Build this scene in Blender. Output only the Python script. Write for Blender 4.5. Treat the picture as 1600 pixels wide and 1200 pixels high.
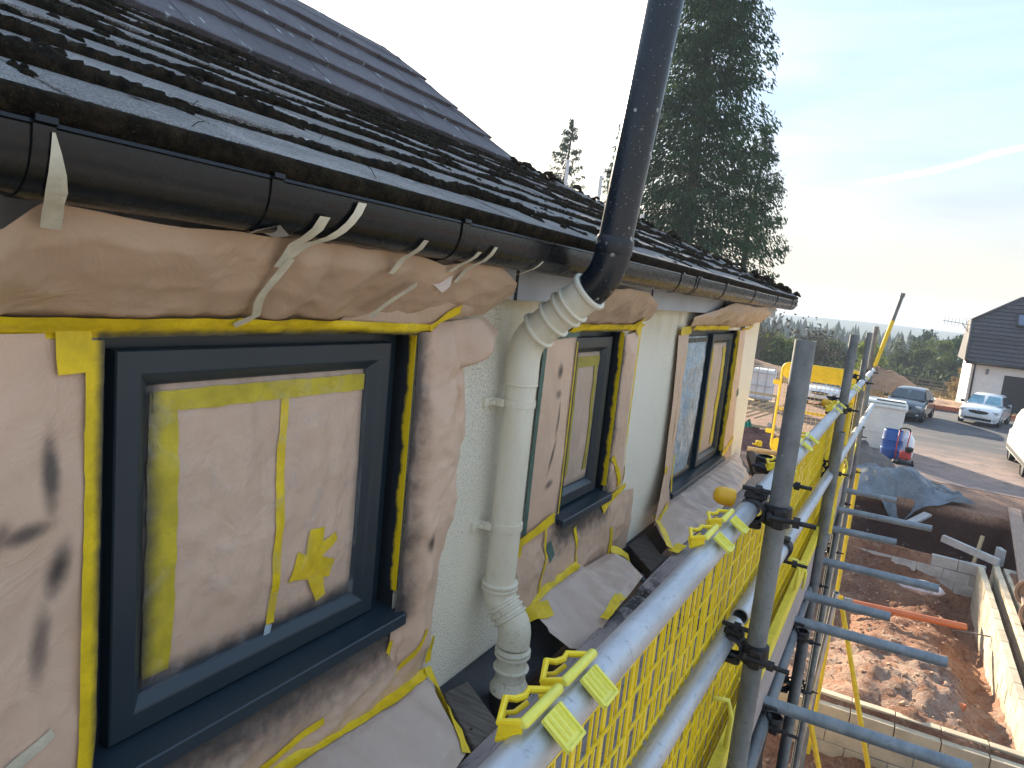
import bpy, bmesh, math, random
import numpy as np
from mathutils import Vector, Matrix, noise
for o in list(bpy.data.objects): bpy.data.objects.remove(o)
SC = bpy.context.scene
COL = SC.collection
R = math.radians
rnd = random.Random(7)

# ------------------------------------------------------------------ camera
cam = bpy.data.cameras.new('camera'); camo = bpy.data.objects.new('camera', cam); COL.objects.link(camo)
cam.sensor_width = 36.0; cam.lens = 36.0 * 1060 / 1600
cam.clip_start = 0.05; cam.clip_end = 6000
right = Vector((0.8595681, 0.5011316, 0.10004898)); up = Vector((-0.15685604, 0.07240375, 0.9849639)); back = Vector((0.48635261, -0.86233684, 0.14084147))
m = Matrix((right, up, back)).transposed().to_4x4(); m.translation = Vector((1.2, 0, 4.4))
camo.matrix_world = m
SC.camera = camo

# ------------------------------------------------------------------ sky, sun, exposure
SUN_AZ, SUN_EL = 43.0, 17.8            # degrees left of +Y, above the horizon
w = bpy.data.worlds.new('World'); SC.world = w; w.use_nodes = True
nt = w.node_tree; nt.nodes.clear()
def wn(t, **k):
    n = nt.nodes.new(t)
    for a, b in k.items(): setattr(n, a, b)
    return n
sky = wn('ShaderNodeTexSky', sky_type='NISHITA', sun_disc=False)
sky.sun_elevation = R(SUN_EL); sky.sun_rotation = R(-SUN_AZ)
sky.air_density = 1.5; sky.dust_density = 3.0; sky.ozone_density = 1.6; sky.altitude = 100
bg = wn('ShaderNodeBackground'); bg.inputs[1].default_value = 0.1
out = wn('ShaderNodeOutputWorld')
tc = wn('ShaderNodeTexCoord')
def wmath(op, a, b=None, clamp=False):
    n = wn('ShaderNodeMath', operation=op, use_clamp=clamp)
    for i, v in enumerate((a, b)):
        if v is None: continue
        if isinstance(v, (int, float)): n.inputs[i].default_value = v
        else: nt.links.new(v, n.inputs[i])
    return n.outputs[0]
def wdot(vec):
    n = wn('ShaderNodeVectorMath', operation='DOT_PRODUCT'); nt.links.new(tc.outputs['Generated'], n.inputs[0]); n.inputs[1].default_value = vec
    return n.outputs['Value']
# thin high haze cloud
mp = wn('ShaderNodeMapping'); mp.inputs['Scale'].default_value = (1.2, 2.0, 7.0); nt.links.new(tc.outputs['Generated'], mp.inputs[0])
nz = wn('ShaderNodeTexNoise'); nz.inputs['Scale'].default_value = 2.2; nz.inputs['Detail'].default_value = 7; nz.inputs['Roughness'].default_value = .55; nz.inputs['Distortion'].default_value = .6
nt.links.new(mp.outputs[0], nz.inputs['Vector'])
cl = wn('ShaderNodeMapRange', interpolation_type='SMOOTHSTEP'); cl.inputs[1].default_value = .44; cl.inputs[2].default_value = .75; cl.inputs[3].default_value = .905; cl.inputs[4].default_value = .965   # an even milky veil, a little denser in streaks
nt.links.new(nz.outputs[0], cl.inputs[0])
# condensation trail: a thin band along a great circle
nw = wn('ShaderNodeTexNoise'); nw.inputs['Scale'].default_value = 9; nw.inputs['Detail'].default_value = 2; nt.links.new(tc.outputs['Generated'], nw.inputs['Vector'])
dist = wmath('ADD', wdot((0.24640579, 0.18476519, -0.95139162)), wmath('MULTIPLY', wmath('SUBTRACT', nw.outputs[0], .5), .022))
q = wmath('DIVIDE', dist, .0026); trail = wmath('POWER', 2.718, wmath('MULTIPLY', wmath('MULTIPLY', q, q), -1.0))
along = wn('ShaderNodeMapRange', interpolation_type='SMOOTHSTEP'); along.inputs[1].default_value = -.09; along.inputs[2].default_value = -.03
nt.links.new(wdot((1, 0, 0)), along.inputs[0])
trail = wmath('MULTIPLY', wmath('MULTIPLY', trail, along.outputs[0]), .9)
veil = cl.outputs[0]
mixc = wn('ShaderNodeMix', data_type='RGBA'); nt.links.new(veil, mixc.inputs['Factor']); nt.links.new(sky.outputs[0], mixc.inputs['A'])
lowz = wn('ShaderNodeMapRange', interpolation_type='SMOOTHSTEP'); lowz.inputs[1].default_value = .0; lowz.inputs[2].default_value = .28; nt.links.new(wdot((0, 0, 1)), lowz.inputs[0])
vcol = wn('ShaderNodeMix', data_type='RGBA'); nt.links.new(lowz.outputs[0], vcol.inputs['Factor']); vcol.inputs['A'].default_value = (1.36, 1.23, .97, 1); vcol.inputs['B'].default_value = (1.08, 1.50, 2.14, 1)
nt.links.new(vcol.outputs['Result'], mixc.inputs['B'])
mixt = wn('ShaderNodeMix', data_type='RGBA'); nt.links.new(trail, mixt.inputs['Factor']); nt.links.new(mixc.outputs['Result'], mixt.inputs['A']); mixt.inputs['B'].default_value = (3.6, 3.7, 3.8, 1)
nt.links.new(mixt.outputs['Result'], bg.inputs[0]); nt.links.new(bg.outputs[0], out.inputs[0])

sd = Vector((-math.sin(R(SUN_AZ)) * math.cos(R(SUN_EL)), math.cos(R(SUN_AZ)) * math.cos(R(SUN_EL)), math.sin(R(SUN_EL))))
sun = bpy.data.lights.new('sun', 'SUN'); suno = bpy.data.objects.new('sun', sun); COL.objects.link(suno)
sun.energy = 3.1; sun.angle = R(0.6); sun.color = (1.0, .86, .66)
suno.rotation_euler = sd.to_track_quat('Z', 'Y').to_euler(); suno.location = sd * 50
vs = SC.view_settings; vs.view_transform = 'Standard'; vs.look = 'None'; vs.gamma = 1.0; vs.use_curve_mapping = False
vs.exposure = 2.5
for k_, v_ in (('max_bounces', 6), ('diffuse_bounces', 3), ('glossy_bounces', 3), ('transmission_bounces', 2), ('transparent_max_bounces', 6), ('volume_bounces', 0)): setattr(SC.cycles, k_, v_)
HAZE = 0.0008

# ------------------------------------------------------------------ helpers
class MB:
    """collects faces; build() links them as one mesh object"""
    def __init__(s): s.v = []; s.f = []; s.mi = []; s.cur = 0
    def add(s, vs_, fs_):
        b = len(s.v); s.v.extend([tuple(p) for p in vs_])
        for f in fs_: s.f.append(tuple(b + i for i in f)); s.mi.append(s.cur)
    def box(s, a, b):
        x0, y0, z0 = a; x1, y1, z1 = b
        s.add([(x0,y0,z0),(x1,y0,z0),(x1,y1,z0),(x0,y1,z0),(x0,y0,z1),(x1,y0,z1),(x1,y1,z1),(x0,y1,z1)],
              [(0,3,2,1),(4,5,6,7),(0,1,5,4),(1,2,6,5),(2,3,7,6),(3,0,4,7)])
    def obox(s, c, size, M=None, bev=0):
        """box centred at c with size, rotated by matrix M; bev cuts the edges"""
        hx, hy, hz = (i / 2 for i in size); M = M or Matrix.Identity(3); c = Vector(c)
        if not bev:
            vs_ = [c + M @ Vector((x*hx, y*hy, z*hz)) for z in (-1,1) for x, y in ((-1,-1),(1,-1),(1,1),(-1,1))]
            s.add(vs_, [(0,3,2,1),(4,5,6,7),(0,1,5,4),(1,2,6,5),(2,3,7,6),(3,0,4,7)]); return
        prof = []
        for z, k in ((-hz, bev), (-hz + bev, 0), (hz - bev, 0), (hz, bev)):
            a, b = hx - k, hy - k
            e = bev
            prof.append([c + M @ Vector(p + (z,)) for p in ((-a+e,-b),(a-e,-b),(a,-b+e),(a,b-e),(a-e,b),(-a+e,b),(-a,b-e),(-a,-b+e))])
        s.loft(prof, True, True)
    def loft(s, rings, closed=True, caps=False):
        b = len(s.v); n = len(rings[0])
        for r_ in rings: s.v.extend([tuple(p) for p in r_])
        for i in range(len(rings) - 1):
            for j in range(n if closed else n - 1):
                k = (j + 1) % n
                s.f.append((b+i*n+j, b+i*n+k, b+(i+1)*n+k, b+(i+1)*n+j)); s.mi.append(s.cur)
        if caps:
            s.f.append(tuple(b + j for j in reversed(range(n)))); s.mi.append(s.cur)
            s.f.append(tuple(b + (len(rings)-1)*n + j for j in range(n))); s.mi.append(s.cur)
    def tube(s, path, r, seg=12, caps=True, up_=(0, 0, 1)):
        P = [Vector(p) for p in path]; n = len(P)
        rr = r if isinstance(r, (list, tuple)) else [r] * n
        rings = []; prev = None
        for i in range(n):
            t = (P[min(i+1, n-1)] - P[max(i-1, 0)]).normalized()
            if prev is None:
                u = Vector(up_); u = u - t * u.dot(t)
                if u.length < .05: u = Vector((1, 0, 0)) - t * t.x
            else: u = prev - t * prev.dot(t)
            u.normalize(); prev = u; v_ = t.cross(u)
            rings.append([P[i] + (u * math.cos(a) + v_ * math.sin(a)) * rr[i] for a in (2*math.pi*j/seg for j in range(seg))])
        s.loft(rings, True, caps)
    def lathe(s, prof, origin=(0,0,0), M=None, seg=20, caps=True):
        """prof: (radius, height) pairs about local z"""
        M = M or Matrix.Identity(3); o = Vector(origin)
        s.loft([[o + M @ Vector((r_*math.cos(2*math.pi*j/seg), r_*math.sin(2*math.pi*j/seg), h)) for j in range(seg)] for r_, h in prof], True, caps)
    def prism(s, poly, axis_vec, M=None):
        """poly: list of 3-D points; extruded by axis_vec"""
        a = [Vector(p) for p in poly]; d = Vector(axis_vec); n = len(a)
        s.add(a + [p + d for p in a], [tuple(reversed(range(n))), tuple(range(n, 2*n))] + [(i, (i+1)%n, n+(i+1)%n, n+i) for i in range(n)])
    def build(s, name, mat, parent=None, smooth=False, local=False, auto=None):
        me = bpy.data.meshes.new(name); me.from_pydata(s.v, [], s.f)
        mats = mat if isinstance(mat, (list, tuple)) else [mat]
        for q_ in mats: me.materials.append(q_)
        if len(mats) > 1: me.polygons.foreach_set('material_index', s.mi)
        bm = bmesh.new(); bm.from_mesh(me); bmesh.ops.recalc_face_normals(bm, faces=bm.faces); bm.to_mesh(me); bm.free()
        if smooth: me.polygons.foreach_set('use_smooth', [True] * len(me.polygons))
        if auto: me.set_sharp_from_angle(angle=R(auto)) if hasattr(me, 'set_sharp_from_angle') else None
        me.update()
        return link(name, me, parent, local)
def link(name, me, parent=None, local=False):
    o = bpy.data.objects.new(name, me); COL.objects.link(o)
    if parent is not None:
        o.parent = parent
        if not local and parent.type == 'EMPTY': o.matrix_parent_inverse = Matrix.Translation(-parent.location)
    return o
def tag(o, label=None, cat=None, group=None, kind=None):
    if label: o['label'] = label
    if cat: o['category'] = cat
    if group: o['group'] = group
    if kind: o['kind'] = kind
    return o
def thing(name, label, cat, loc=(0,0,0), group=None):
    o = bpy.data.objects.new(name, None); COL.objects.link(o); o.location = loc; o.empty_display_size = .1
    return tag(o, label, cat, group)
def copy_tree(o, parent=None):
    c = o.copy(); COL.objects.link(c); c.parent = parent
    for ch in list(o.children):
        copy_tree(ch, c)
    return c
def rotz(a): return Matrix.Rotation(a, 3, 'Z')
def frame_to(d, up_=(0,0,1)):
    """3x3 whose z column is d"""
    z = Vector(d).normalized(); x = Vector(up_).cross(z)
    if x.length < 1e-4: x = Vector((1,0,0)).cross(z)
    x.normalize(); y = z.cross(x)
    return Matrix((x, y, z)).transposed()
def fbm(x, y, z=0, o=4):
    return noise.fractal(Vector((x, y, z)), .9, 2.1, o)
def sstep(a, b, x):
    t = max(0, min(1, (x - a) / (b - a))); return t * t * (3 - 2 * t)

# ------------------------------------------------------------------ materials
class NT:
    def __init__(s, name):
        s.m = bpy.data.materials.new(name); s.m.use_nodes = True; s.t = s.m.node_tree
        s.p = s.t.nodes['Principled BSDF']; s.o = s.t.nodes['Material Output']
    def n(s, t, **k):
        x = s.t.nodes.new(t)
        for a, b in k.items(): setattr(x, a, b)
        return x
    def l(s, a, b): s.t.links.new(a, b)
    def setv(s, sock, v):
        if v is None: return
        if hasattr(v, 'is_linked') or isinstance(v, bpy.types.NodeSocket): s.l(v, sock)
        elif isinstance(v, (tuple, list)): sock.default_value = tuple(v) + ((1,) if len(v) == 3 and sock.type == 'RGBA' else ())
        else: sock.default_value = v
    def math(s, op, a, b=None, c=None, clamp=False):
        x = s.n('ShaderNodeMath', operation=op, use_clamp=clamp)
        for i, v in enumerate((a, b, c)): s.setv(x.inputs[i], v)
        return x.outputs[0]
    def coord(s, kind='Object'):
        if kind == 'World': return s.n('ShaderNodeNewGeometry').outputs['Position']
        return s.n('ShaderNodeTexCoord').outputs[kind]
    def noise(s, scale, detail=5, rough=.55, co=None, dist=0, stretch=None):
        x = s.n('ShaderNodeTexNoise'); x.inputs['Scale'].default_value = scale; x.inputs['Detail'].default_value = detail
        x.inputs['Roughness'].default_value = rough; x.inputs['Distortion'].default_value = dist
        co = co or s.coord('World')
        if stretch:
            mpn = s.n('ShaderNodeMapping'); mpn.inputs['Scale'].default_value = stretch; s.l(co, mpn.inputs[0]); co = mpn.outputs[0]
        s.l(co, x.inputs['Vector']); return x.outputs[0]
    def voro(s, scale, co=None, feature='F1', out='Distance', stretch=None):
        x = s.n('ShaderNodeTexVoronoi', feature=feature); x.inputs['Scale'].default_value = scale
        co = co or s.coord('World')
        if stretch:
            mpn = s.n('ShaderNodeMapping'); mpn.inputs['Scale'].default_value = stretch; s.l(co, mpn.inputs[0]); co = mpn.outputs[0]
        s.l(co, x.inputs['Vector']); return x.outputs[out]
    def ramp(s, v, a, b, lo=0.0, hi=1.0):
        x = s.n('ShaderNodeMapRange', interpolation_type='SMOOTHSTEP'); s.l(v, x.inputs[0])
        for i, q_ in enumerate((a, b, lo, hi)): x.inputs[i+1].default_value = q_
        return x.outputs[0]
    def mix(s, f, a, b, mode='MIX'):
        x = s.n('ShaderNodeMix', data_type='RGBA', blend_type=mode); s.setv(x.inputs['Factor'], f); s.setv(x.inputs['A'], a); s.setv(x.inputs['B'], b)
        return x.outputs['Result']
    def sep(s, co):
        x = s.n('ShaderNodeSeparateXYZ'); s.l(co, x.inputs[0]); return x.outputs
    def bump(s, h, strength=.3, dist=.01):
        x = s.n('ShaderNodeBump'); x.inputs['Strength'].default_value = strength; x.inputs['Distance'].default_value = dist; s.l(h, x.inputs['Height'])
        s.l(x.outputs[0], s.p.inputs['Normal'])
    def rand(s): return s.n('ShaderNodeObjectInfo').outputs['Random']
    def fin(s, col=None, rough=None, metal=None, spec=None, coat=None):
        for k, v in (('Base Color', col), ('Roughness', rough), ('Metallic', metal), ('Specular IOR Level', spec), ('Coat Weight', coat)):
            if v is not None: s.setv(s.p.inputs[k], v)
        return s.m
def simple(name, col, rough=.6, metal=0, vary=.25, scale=6, bump=0, bscale=40, spec=None, bdist=.004, co='World', coat=None):
    """plain procedural material: base colour broken up by two noises"""
    t = NT(name); c = t.coord(co)
    n1 = t.noise(scale, 6, .6, c); n2 = t.noise(scale * 7, 4, .6, c)
    f = t.math('ADD', t.math('MULTIPLY', t.ramp(n1, .3, .7), .65), t.math('MULTIPLY', t.ramp(n2, .35, .65), .35))
    dk = tuple(x * (1 - vary) for x in col); lt = tuple(min(1, x * (1 + vary)) for x in col)
    colr = t.mix(f, dk, lt)
    if bump: t.bump(t.noise(bscale, 5, .6, c), bump, bdist)
    rg = t.math('ADD', t.math('MULTIPLY', n2, .2), rough - .1)
    return t.fin(colr, rg, metal, spec, coat)
def m_wall():
    t = NT('roughcast_render'); c = t.coord('World')
    big = t.noise(1.3, 5, .6, c); st = t.noise(3.0, 5, .6, c, stretch=(1, 2.2, .5)); fine = t.noise(120, 4, .7, c)
    col = t.mix(t.ramp(big, .3, .7), (.88, .805, .65), (.91, .85, .715))
    z = t.sep(c)[2]
    stain = t.math('MULTIPLY', t.ramp(z, 4.1, 4.36), t.ramp(st, .35, .6))
    col = t.mix(t.math('MULTIPLY', stain, .55), col, (.62, .50, .27))
    y = t.sep(c)[1]
    grime = t.math('MULTIPLY', t.ramp(t.math('ABSOLUTE', t.math('SUBTRACT', y, t.math('ADD', 1.86, t.math('MULTIPLY', st, .12)))), .16, .03), t.math('MULTIPLY', t.ramp(fine, .42, .62), t.ramp(z, 3.3, 4.2)))
    col = t.mix(t.math('MULTIPLY', grime, .5), col, (.20, .19, .18))
    speck = t.ramp(t.noise(55, 2, .5, c), .68, .74)
    col = t.mix(t.math('MULTIPLY', speck, .5), col, (.30, .28, .25))
    h = t.math('ADD', t.math('MULTIPLY', t.voro(150, c), -1.0), t.math('MULTIPLY', t.noise(90, 4, .6, c), 1.3))
    t.bump(h, .75, .004)
    return t.fin(col, .92)
def m_tile(name, lo, hi, lich, amount, rough=.6, spec=.3, lst=(11, 11, 11)):
    t = NT(name); c = t.coord('World'); r_ = t.rand()
    n1 = t.noise(7, 6, .65, c); n2 = t.noise(90, 4, .7, c)
    col = t.mix(t.ramp(n1, .3, .7), lo, hi)
    col = t.mix(t.math('MULTIPLY', r_, .5), col, tuple(x * .55 for x in lo))
    col = t.mix(t.math('MULTIPLY', t.ramp(n2, .5, .75), .5), col, hi)
    sp = t.noise(230, 3, .8, c); col = t.mix(t.math('MULTIPLY', t.ramp(sp, .52, .62), .55), col, tuple(min(1, x * 1.9) for x in hi)); col = t.mix(t.math('MULTIPLY', t.ramp(sp, .46, .38), .7), col, tuple(x * .35 for x in lo))
    v = t.voro(1.0, c, stretch=lst); lm = t.math('MULTIPLY', t.ramp(t.math('ADD', v, t.math('MULTIPLY', t.noise(40, 4, .7, c), .35)), .42, .30), t.ramp(t.noise(4.5, 3, .6, c), .45, .6))
    col = t.mix(t.math('MULTIPLY', lm, amount), col, lich)
    t.bump(t.math('ADD', t.noise(150, 4, .8, c), t.math('MULTIPLY', lm, .6)), .8, .005)
    return t.fin(col, t.math('ADD', t.math('MULTIPLY', n2, .3), rough - .15), spec=spec)
def m_moss():
    t = NT('roof_moss'); c = t.coord('World')
    n1 = t.noise(30, 6, .7, c); n2 = t.noise(220, 3, .7, c)
    col = t.mix(t.ramp(n1, .35, .7), (.013, .011, .008), (.052, .039, .024))
    col = t.mix(t.ramp(t.noise(9, 3, .5, c), .60, .76), col, (.036, .036, .018))
    col = t.mix(t.math('MULTIPLY', t.ramp(n2, .62, .75), .6), col, (.22, .17, .11))
    t.bump(t.math('ADD', n2, t.noise(70, 4, .7, c)), 1.0, .012)
    return t.fin(col, .95, spec=.1)
def rect_dist(t, y, z, r_):
    """distance outside the rectangle r_=(y0,y1,z0,z1)"""
    cy, cz, hy, hz = (r_[0]+r_[1])/2, (r_[2]+r_[3])/2, (r_[1]-r_[0])/2, (r_[3]-r_[2])/2
    dy = t.math('MAXIMUM', t.math('SUBTRACT', t.math('ABSOLUTE', t.math('SUBTRACT', y, cy)), hy), 0.0)
    dz = t.math('MAXIMUM', t.math('SUBTRACT', t.math('ABSOLUTE', t.math('SUBTRACT', z, cz)), hz), 0.0)
    return t.math('SQRT', t.math('ADD', t.math('MULTIPLY', dy, dy), t.math('MULTIPLY', dz, dz)))
NAVY = (.018, .024, .034)
def sprayed(t, col, c, rects, blobs, reach=.05):
    """paint overspray left on masking next to the sprayed frames, and test bursts"""
    _, y, z = t.sep(c)
    wob = t.noise(26, 3, .6, c)
    f = None
    for r_, rc in rects:
        d = t.math('ADD', rect_dist(t, y, z, r_), t.math('MULTIPLY', t.math('SUBTRACT', wob, .5), rc * .6))
        g = t.ramp(d, rc, 0.0)
        f = g if f is None else t.math('MAXIMUM', f, g)
    for (by, bz, ry, rz, an, k) in blobs:
        ca, sa = math.cos(an), math.sin(an)
        dy = t.math('SUBTRACT', y, by); dz = t.math('SUBTRACT', z, bz)
        a = t.math('DIVIDE', t.math('ADD', t.math('MULTIPLY', dy, ca), t.math('MULTIPLY', dz, sa)), ry)
        b = t.math('DIVIDE', t.math('SUBTRACT', t.math('MULTIPLY', dz, ca), t.math('MULTIPLY', dy, sa)), rz)
        d = t.math('ADD', t.math('SQRT', t.math('ADD', t.math('MULTIPLY', a, a), t.math('MULTIPLY', b, b))), t.math('MULTIPLY', t.math('SUBTRACT', wob, .5), .5))
        g = t.ramp(d, 1.45, .15, 0, k)
        f = g if f is None else t.math('MAXIMUM', f, g)
    if f is None: return col
    return t.mix(t.math('MULTIPLY', f, .93), col, NAVY)
def edge_dust(t, col, c, inner, reach):
    """overspray that creeps in from the frame over the edge of a pane mask"""
    _, y, z = t.sep(c)
    d = t.math('ADD', rect_dist(t, y, z, inner), t.math('MULTIPLY', t.math('SUBTRACT', t.noise(20, 3, .6, c), .5), reach * .5))
    return t.mix(t.math('MULTIPLY', t.ramp(d, 0.0, reach), .95), col, NAVY)
def m_paper(name, rects=(), blobs=(), tint=(.70, .49, .36), rough=.42, inner=None, reach=.05):
    t = NT(name); c = t.coord('World')
    fib = t.noise(7, 5, .6, c, stretch=(1, 1, 5)); n1 = t.noise(2.2, 4, .6, c)
    col = t.mix(t.ramp(n1, .3, .7), tuple(x * .90 for x in tint), tuple(x * 1.07 for x in tint))
    col = t.mix(t.math('MULTIPLY', t.ramp(fib, .35, .65), .18), col, tuple(x * .8 for x in tint))
    col = t.mix(t.math('MULTIPLY', t.ramp(t.noise(300, 2, .5, c), .6, .72), .15), col, (.25, .17, .12))
    col = sprayed(t, col, c, rects, blobs)
    if inner: col = edge_dust(t, col, c, inner, reach)
    t.bump(t.math('ADD', t.math('ABSOLUTE', t.math('SUBTRACT', t.noise(7, 4, .55, c, dist=1.0), .5)), t.math('MULTIPLY', t.noise(160, 3, .6, c), .02)), .36, .03)
    return t.fin(col, rough, spec=.4)
def m_tape(name, base, rects=(), blobs=(), rough=.5, inner=None, reach=.05):
    t = NT(name); c = t.coord('World')
    col = t.mix(t.ramp(t.noise(11, 5, .65, c), .3, .7), tuple(x * .74 for x in base), tuple(min(1, x * 1.08) for x in base))
    col = t.mix(t.math('MULTIPLY', t.ramp(t.noise(60, 3, .6, c, dist=2), .58, .66), .25), col, tuple(x * .6 for x in base))
    col = sprayed(t, col, c, rects, blobs)
    if inner: col = edge_dust(t, col, c, inner, reach)
    t.bump(t.noise(45, 4, .6, c, dist=1.5), .3, .004)
    return t.fin(col, rough)
def m_paint_frame():
    t = NT('anthracite_paint'); c = t.coord('World')
    n1 = t.noise(3, 4, .5, c); n2 = t.noise(400, 2, .5, c)
    col = t.mix(n1, (.019, .033, .046), (.024, .040, .055))
    t.bump(n2, .06, .001)
    return t.fin(col, t.math('ADD', t.math('MULTIPLY', n1, .12), .27), spec=.5)
def m_pipe_cream():
    t = NT('cream_pipe_plastic'); c = t.coord('World'); x, y, z = t.sep(c)
    n1 = t.noise(6, 5, .6, c, stretch=(2, 2, .4)); n2 = t.noise(45, 4, .7, c)
    col = t.mix(t.ramp(n1, .3, .7), (.74, .675, .53), (.80, .745, .61))
    lowz = t.ramp(z, 3.5, 3.0)
    dirt = t.math('MULTIPLY', t.ramp(n2, .56, .66), t.math('ADD', t.math('MULTIPLY', lowz, .35), .08))
    col = t.mix(dirt, col, (.15, .13, .08))
    col = t.mix(t.math('MULTIPLY', t.math('MULTIPLY', lowz, t.ramp(n1, .4, .65)), .2), col, (.36, .35, .22))
    return t.fin(col, .42, spec=.4)
def m_pipe_black():
    t = NT('black_pipe_plastic'); c = t.coord('World')
    v = t.voro(26, c); n = t.noise(60, 4, .7, c)
    sp = t.math('MULTIPLY', t.ramp(t.math('ADD', v, t.math('MULTIPLY', n, .16)), .30, .24), t.ramp(t.noise(9, 2, .5, c), .48, .56))
    sp = t.math('MAXIMUM', sp, t.ramp(t.math('ADD', t.voro(75, c), t.math('MULTIPLY', n, .1)), .17, .12))
    col = t.mix(t.math('MULTIPLY', sp, .8), (.008, .011, .017), (.50, .48, .42))
    return t.fin(col, t.ramp(t.noise(6, 4, .6, c), .3, .7, .22, .38))
def m_galv(name, lo, hi, metal, rough, scale=9):
    t = NT(name); c = t.coord('World')
    n1 = t.noise(scale, 5, .65, c, stretch=(1.5, .35, 1.0)); v = t.voro(60, c, out='Color'); n3 = t.noise(70, 4, .7, c)
    col = t.mix(t.ramp(n1, .3, .7), lo, hi)
    col = t.mix(t.math('MULTIPLY', t.ramp(n3, .55, .72), .5), col, tuple(x * .5 for x in lo))
    col = t.mix(t.math('MULTIPLY', t.ramp(t.noise(23, 4, .7, c), .66, .74), .7), col, (.62, .60, .56))
    t.bump(n3, .12, .002)
    return t.fin(col, t.math('ADD', t.math('MULTIPLY', n1, .25), rough - .12), metal)
def m_board():
    t = NT('weathered_scaffold_board'); c = t.coord('World')
    g = t.noise(16, 6, .65, c, stretch=(6, .35, 6)); n1 = t.noise(3, 5, .6, c)
    col = t.mix(t.ramp(g, .3, .7), (.24, .205, .20), (.36, .315, .305))
    col = t.mix(t.math('MULTIPLY', t.ramp(n1, .5, .68), .45), col, (.44, .385, .365))
    v = t.voro(42, c); spot = t.math('MULTIPLY', t.ramp(t.math('ADD', v, t.math('MULTIPLY', t.noise(110, 3, .6, c), .3)), .30, .24), t.ramp(t.noise(8, 3, .6, c), .5, .6))
    col = t.mix(t.math('MULTIPLY', spot, .85), col, (.03, .026, .026))
    _, y, _z = t.sep(c)
    dark = t.math('MULTIPLY', t.ramp(t.math('ABSOLUTE', t.math('SUBTRACT', y, 2.98)), .42, .1), t.ramp(t.noise(11, 5, .7, c), .46, .56))
    col = t.mix(t.math('MULTIPLY', dark, .85), col, (.025, .022, .022))
    crack = t.ramp(t.math('ABSOLUTE', t.math('SUBTRACT', t.noise(5, 3, .5, c, stretch=(5, .3, 5)), .5)), .012, .0)
    col = t.mix(t.math('MULTIPLY', crack, .7), col, (.03, .025, .022))
    t.bump(t.math('ADD', g, t.math('MULTIPLY', crack, -1.0)), .4, .004)
    return t.fin(col, .85)
def m_wood(name, lo, hi, scale=10, stretch=(6, 6, .5), co='Object'):
    t = NT(name); c = t.coord(co)
    g = t.noise(scale, 6, .65, c, stretch=stretch); n = t.noise(3, 4, .6, c)
    col = t.mix(t.ramp(g, .3, .7), lo, hi); col = t.mix(t.math('MULTIPLY', n, .4), col, tuple(x * .6 for x in lo))
    t.bump(g, .4, .004)
    return t.fin(col, .85)
def m_ground():
    t = NT('site_ground'); c = t.coord('World'); x, y, z = t.sep(c)
    n1 = t.noise(.9, 7, .65, c); n2 = t.noise(5, 6, .65, c); n3 = t.noise(40, 5, .7, c); n4 = t.noise(.25, 4, .6, c)
    col = t.mix(t.ramp(n1, .32, .68), (.20, .095, .06), (.42, .225, .135))
    col = t.mix(t.math('MULTIPLY', t.ramp(n2, .48, .72), .55), col, (.46, .33, .23))
    col = t.mix(t.math('MULTIPLY', t.ramp(n3, .55, .75), .55), col, (.30, .24, .20))
    col = t.mix(t.math('MULTIPLY', t.ramp(n3, .46, .30), .8), col, (.075, .034, .024))
    n5 = t.noise(13, 6, .75, c); col = t.mix(t.math('MULTIPLY', t.ramp(n5, .50, .34), .7), col, (.12, .05, .032))
    # greyer sandy spill at the near end of the trench floor
    sand = t.math('MULTIPLY', t.math('MULTIPLY', t.ramp(y, 11.6, 10.4), t.ramp(y, 8.6, 9.2)), t.ramp(n2, .35, .6))
    col = t.mix(t.math('MULTIPLY', sand, .6), col, (.40, .31, .25))
    # dark earth colour, coming in with depth in the deep dig
    deep = t.math('MULTIPLY', t.math('MULTIPLY', t.ramp(z, -.06, -.30), t.ramp(y, 15.4, 15.8)), t.ramp(y, 21, 20.4))
    col = t.mix(deep, col, t.mix(n2, (.030, .014, .011), (.105, .046, .032)))
    # pale dust beyond the site, then rough grass, then fields
    dust = t.math('MULTIPLY', t.ramp(y, 19.5, 22), t.ramp(y, 60, 40))
    col = t.mix(t.math('MULTIPLY', dust, .75), col, t.mix(n1, (.26, .165, .125), (.36, .25, .19)))
    gr = t.ramp(y, 46, 60)
    grass = t.mix(t.ramp(n2, .35, .65), (.10, .105, .035), (.27, .20, .085))
    grass = t.mix(t.ramp(n4, .45, .6), grass, (.30, .17, .085))
    col = t.mix(gr, col, grass)
    bounce_ground = t.math('MAXIMUM', t.ramp(y, 7.0, 5.5), t.ramp(x, 5.0, 6.5)); bounce_ground = t.math('MULTIPLY', bounce_ground, t.ramp(y, 22, 20))   # unseen ground made pale to bounce more light on to the wall
    col = t.mix(bounce_ground, col, t.mix(n2, (.42, .36, .30), (.56, .50, .43)))
    far = t.ramp(y, 85, 130)
    col = t.mix(far, col, t.mix(t.ramp(n4, .4, .6), (.055, .085, .030), (.10, .12, .045)))
    t.bump(t.math('ADD', t.math('ADD', n2, n5), t.math('MULTIPLY', n3, .5)), .9, .06)
    return t.fin(col, .95, spec=.2)
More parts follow.
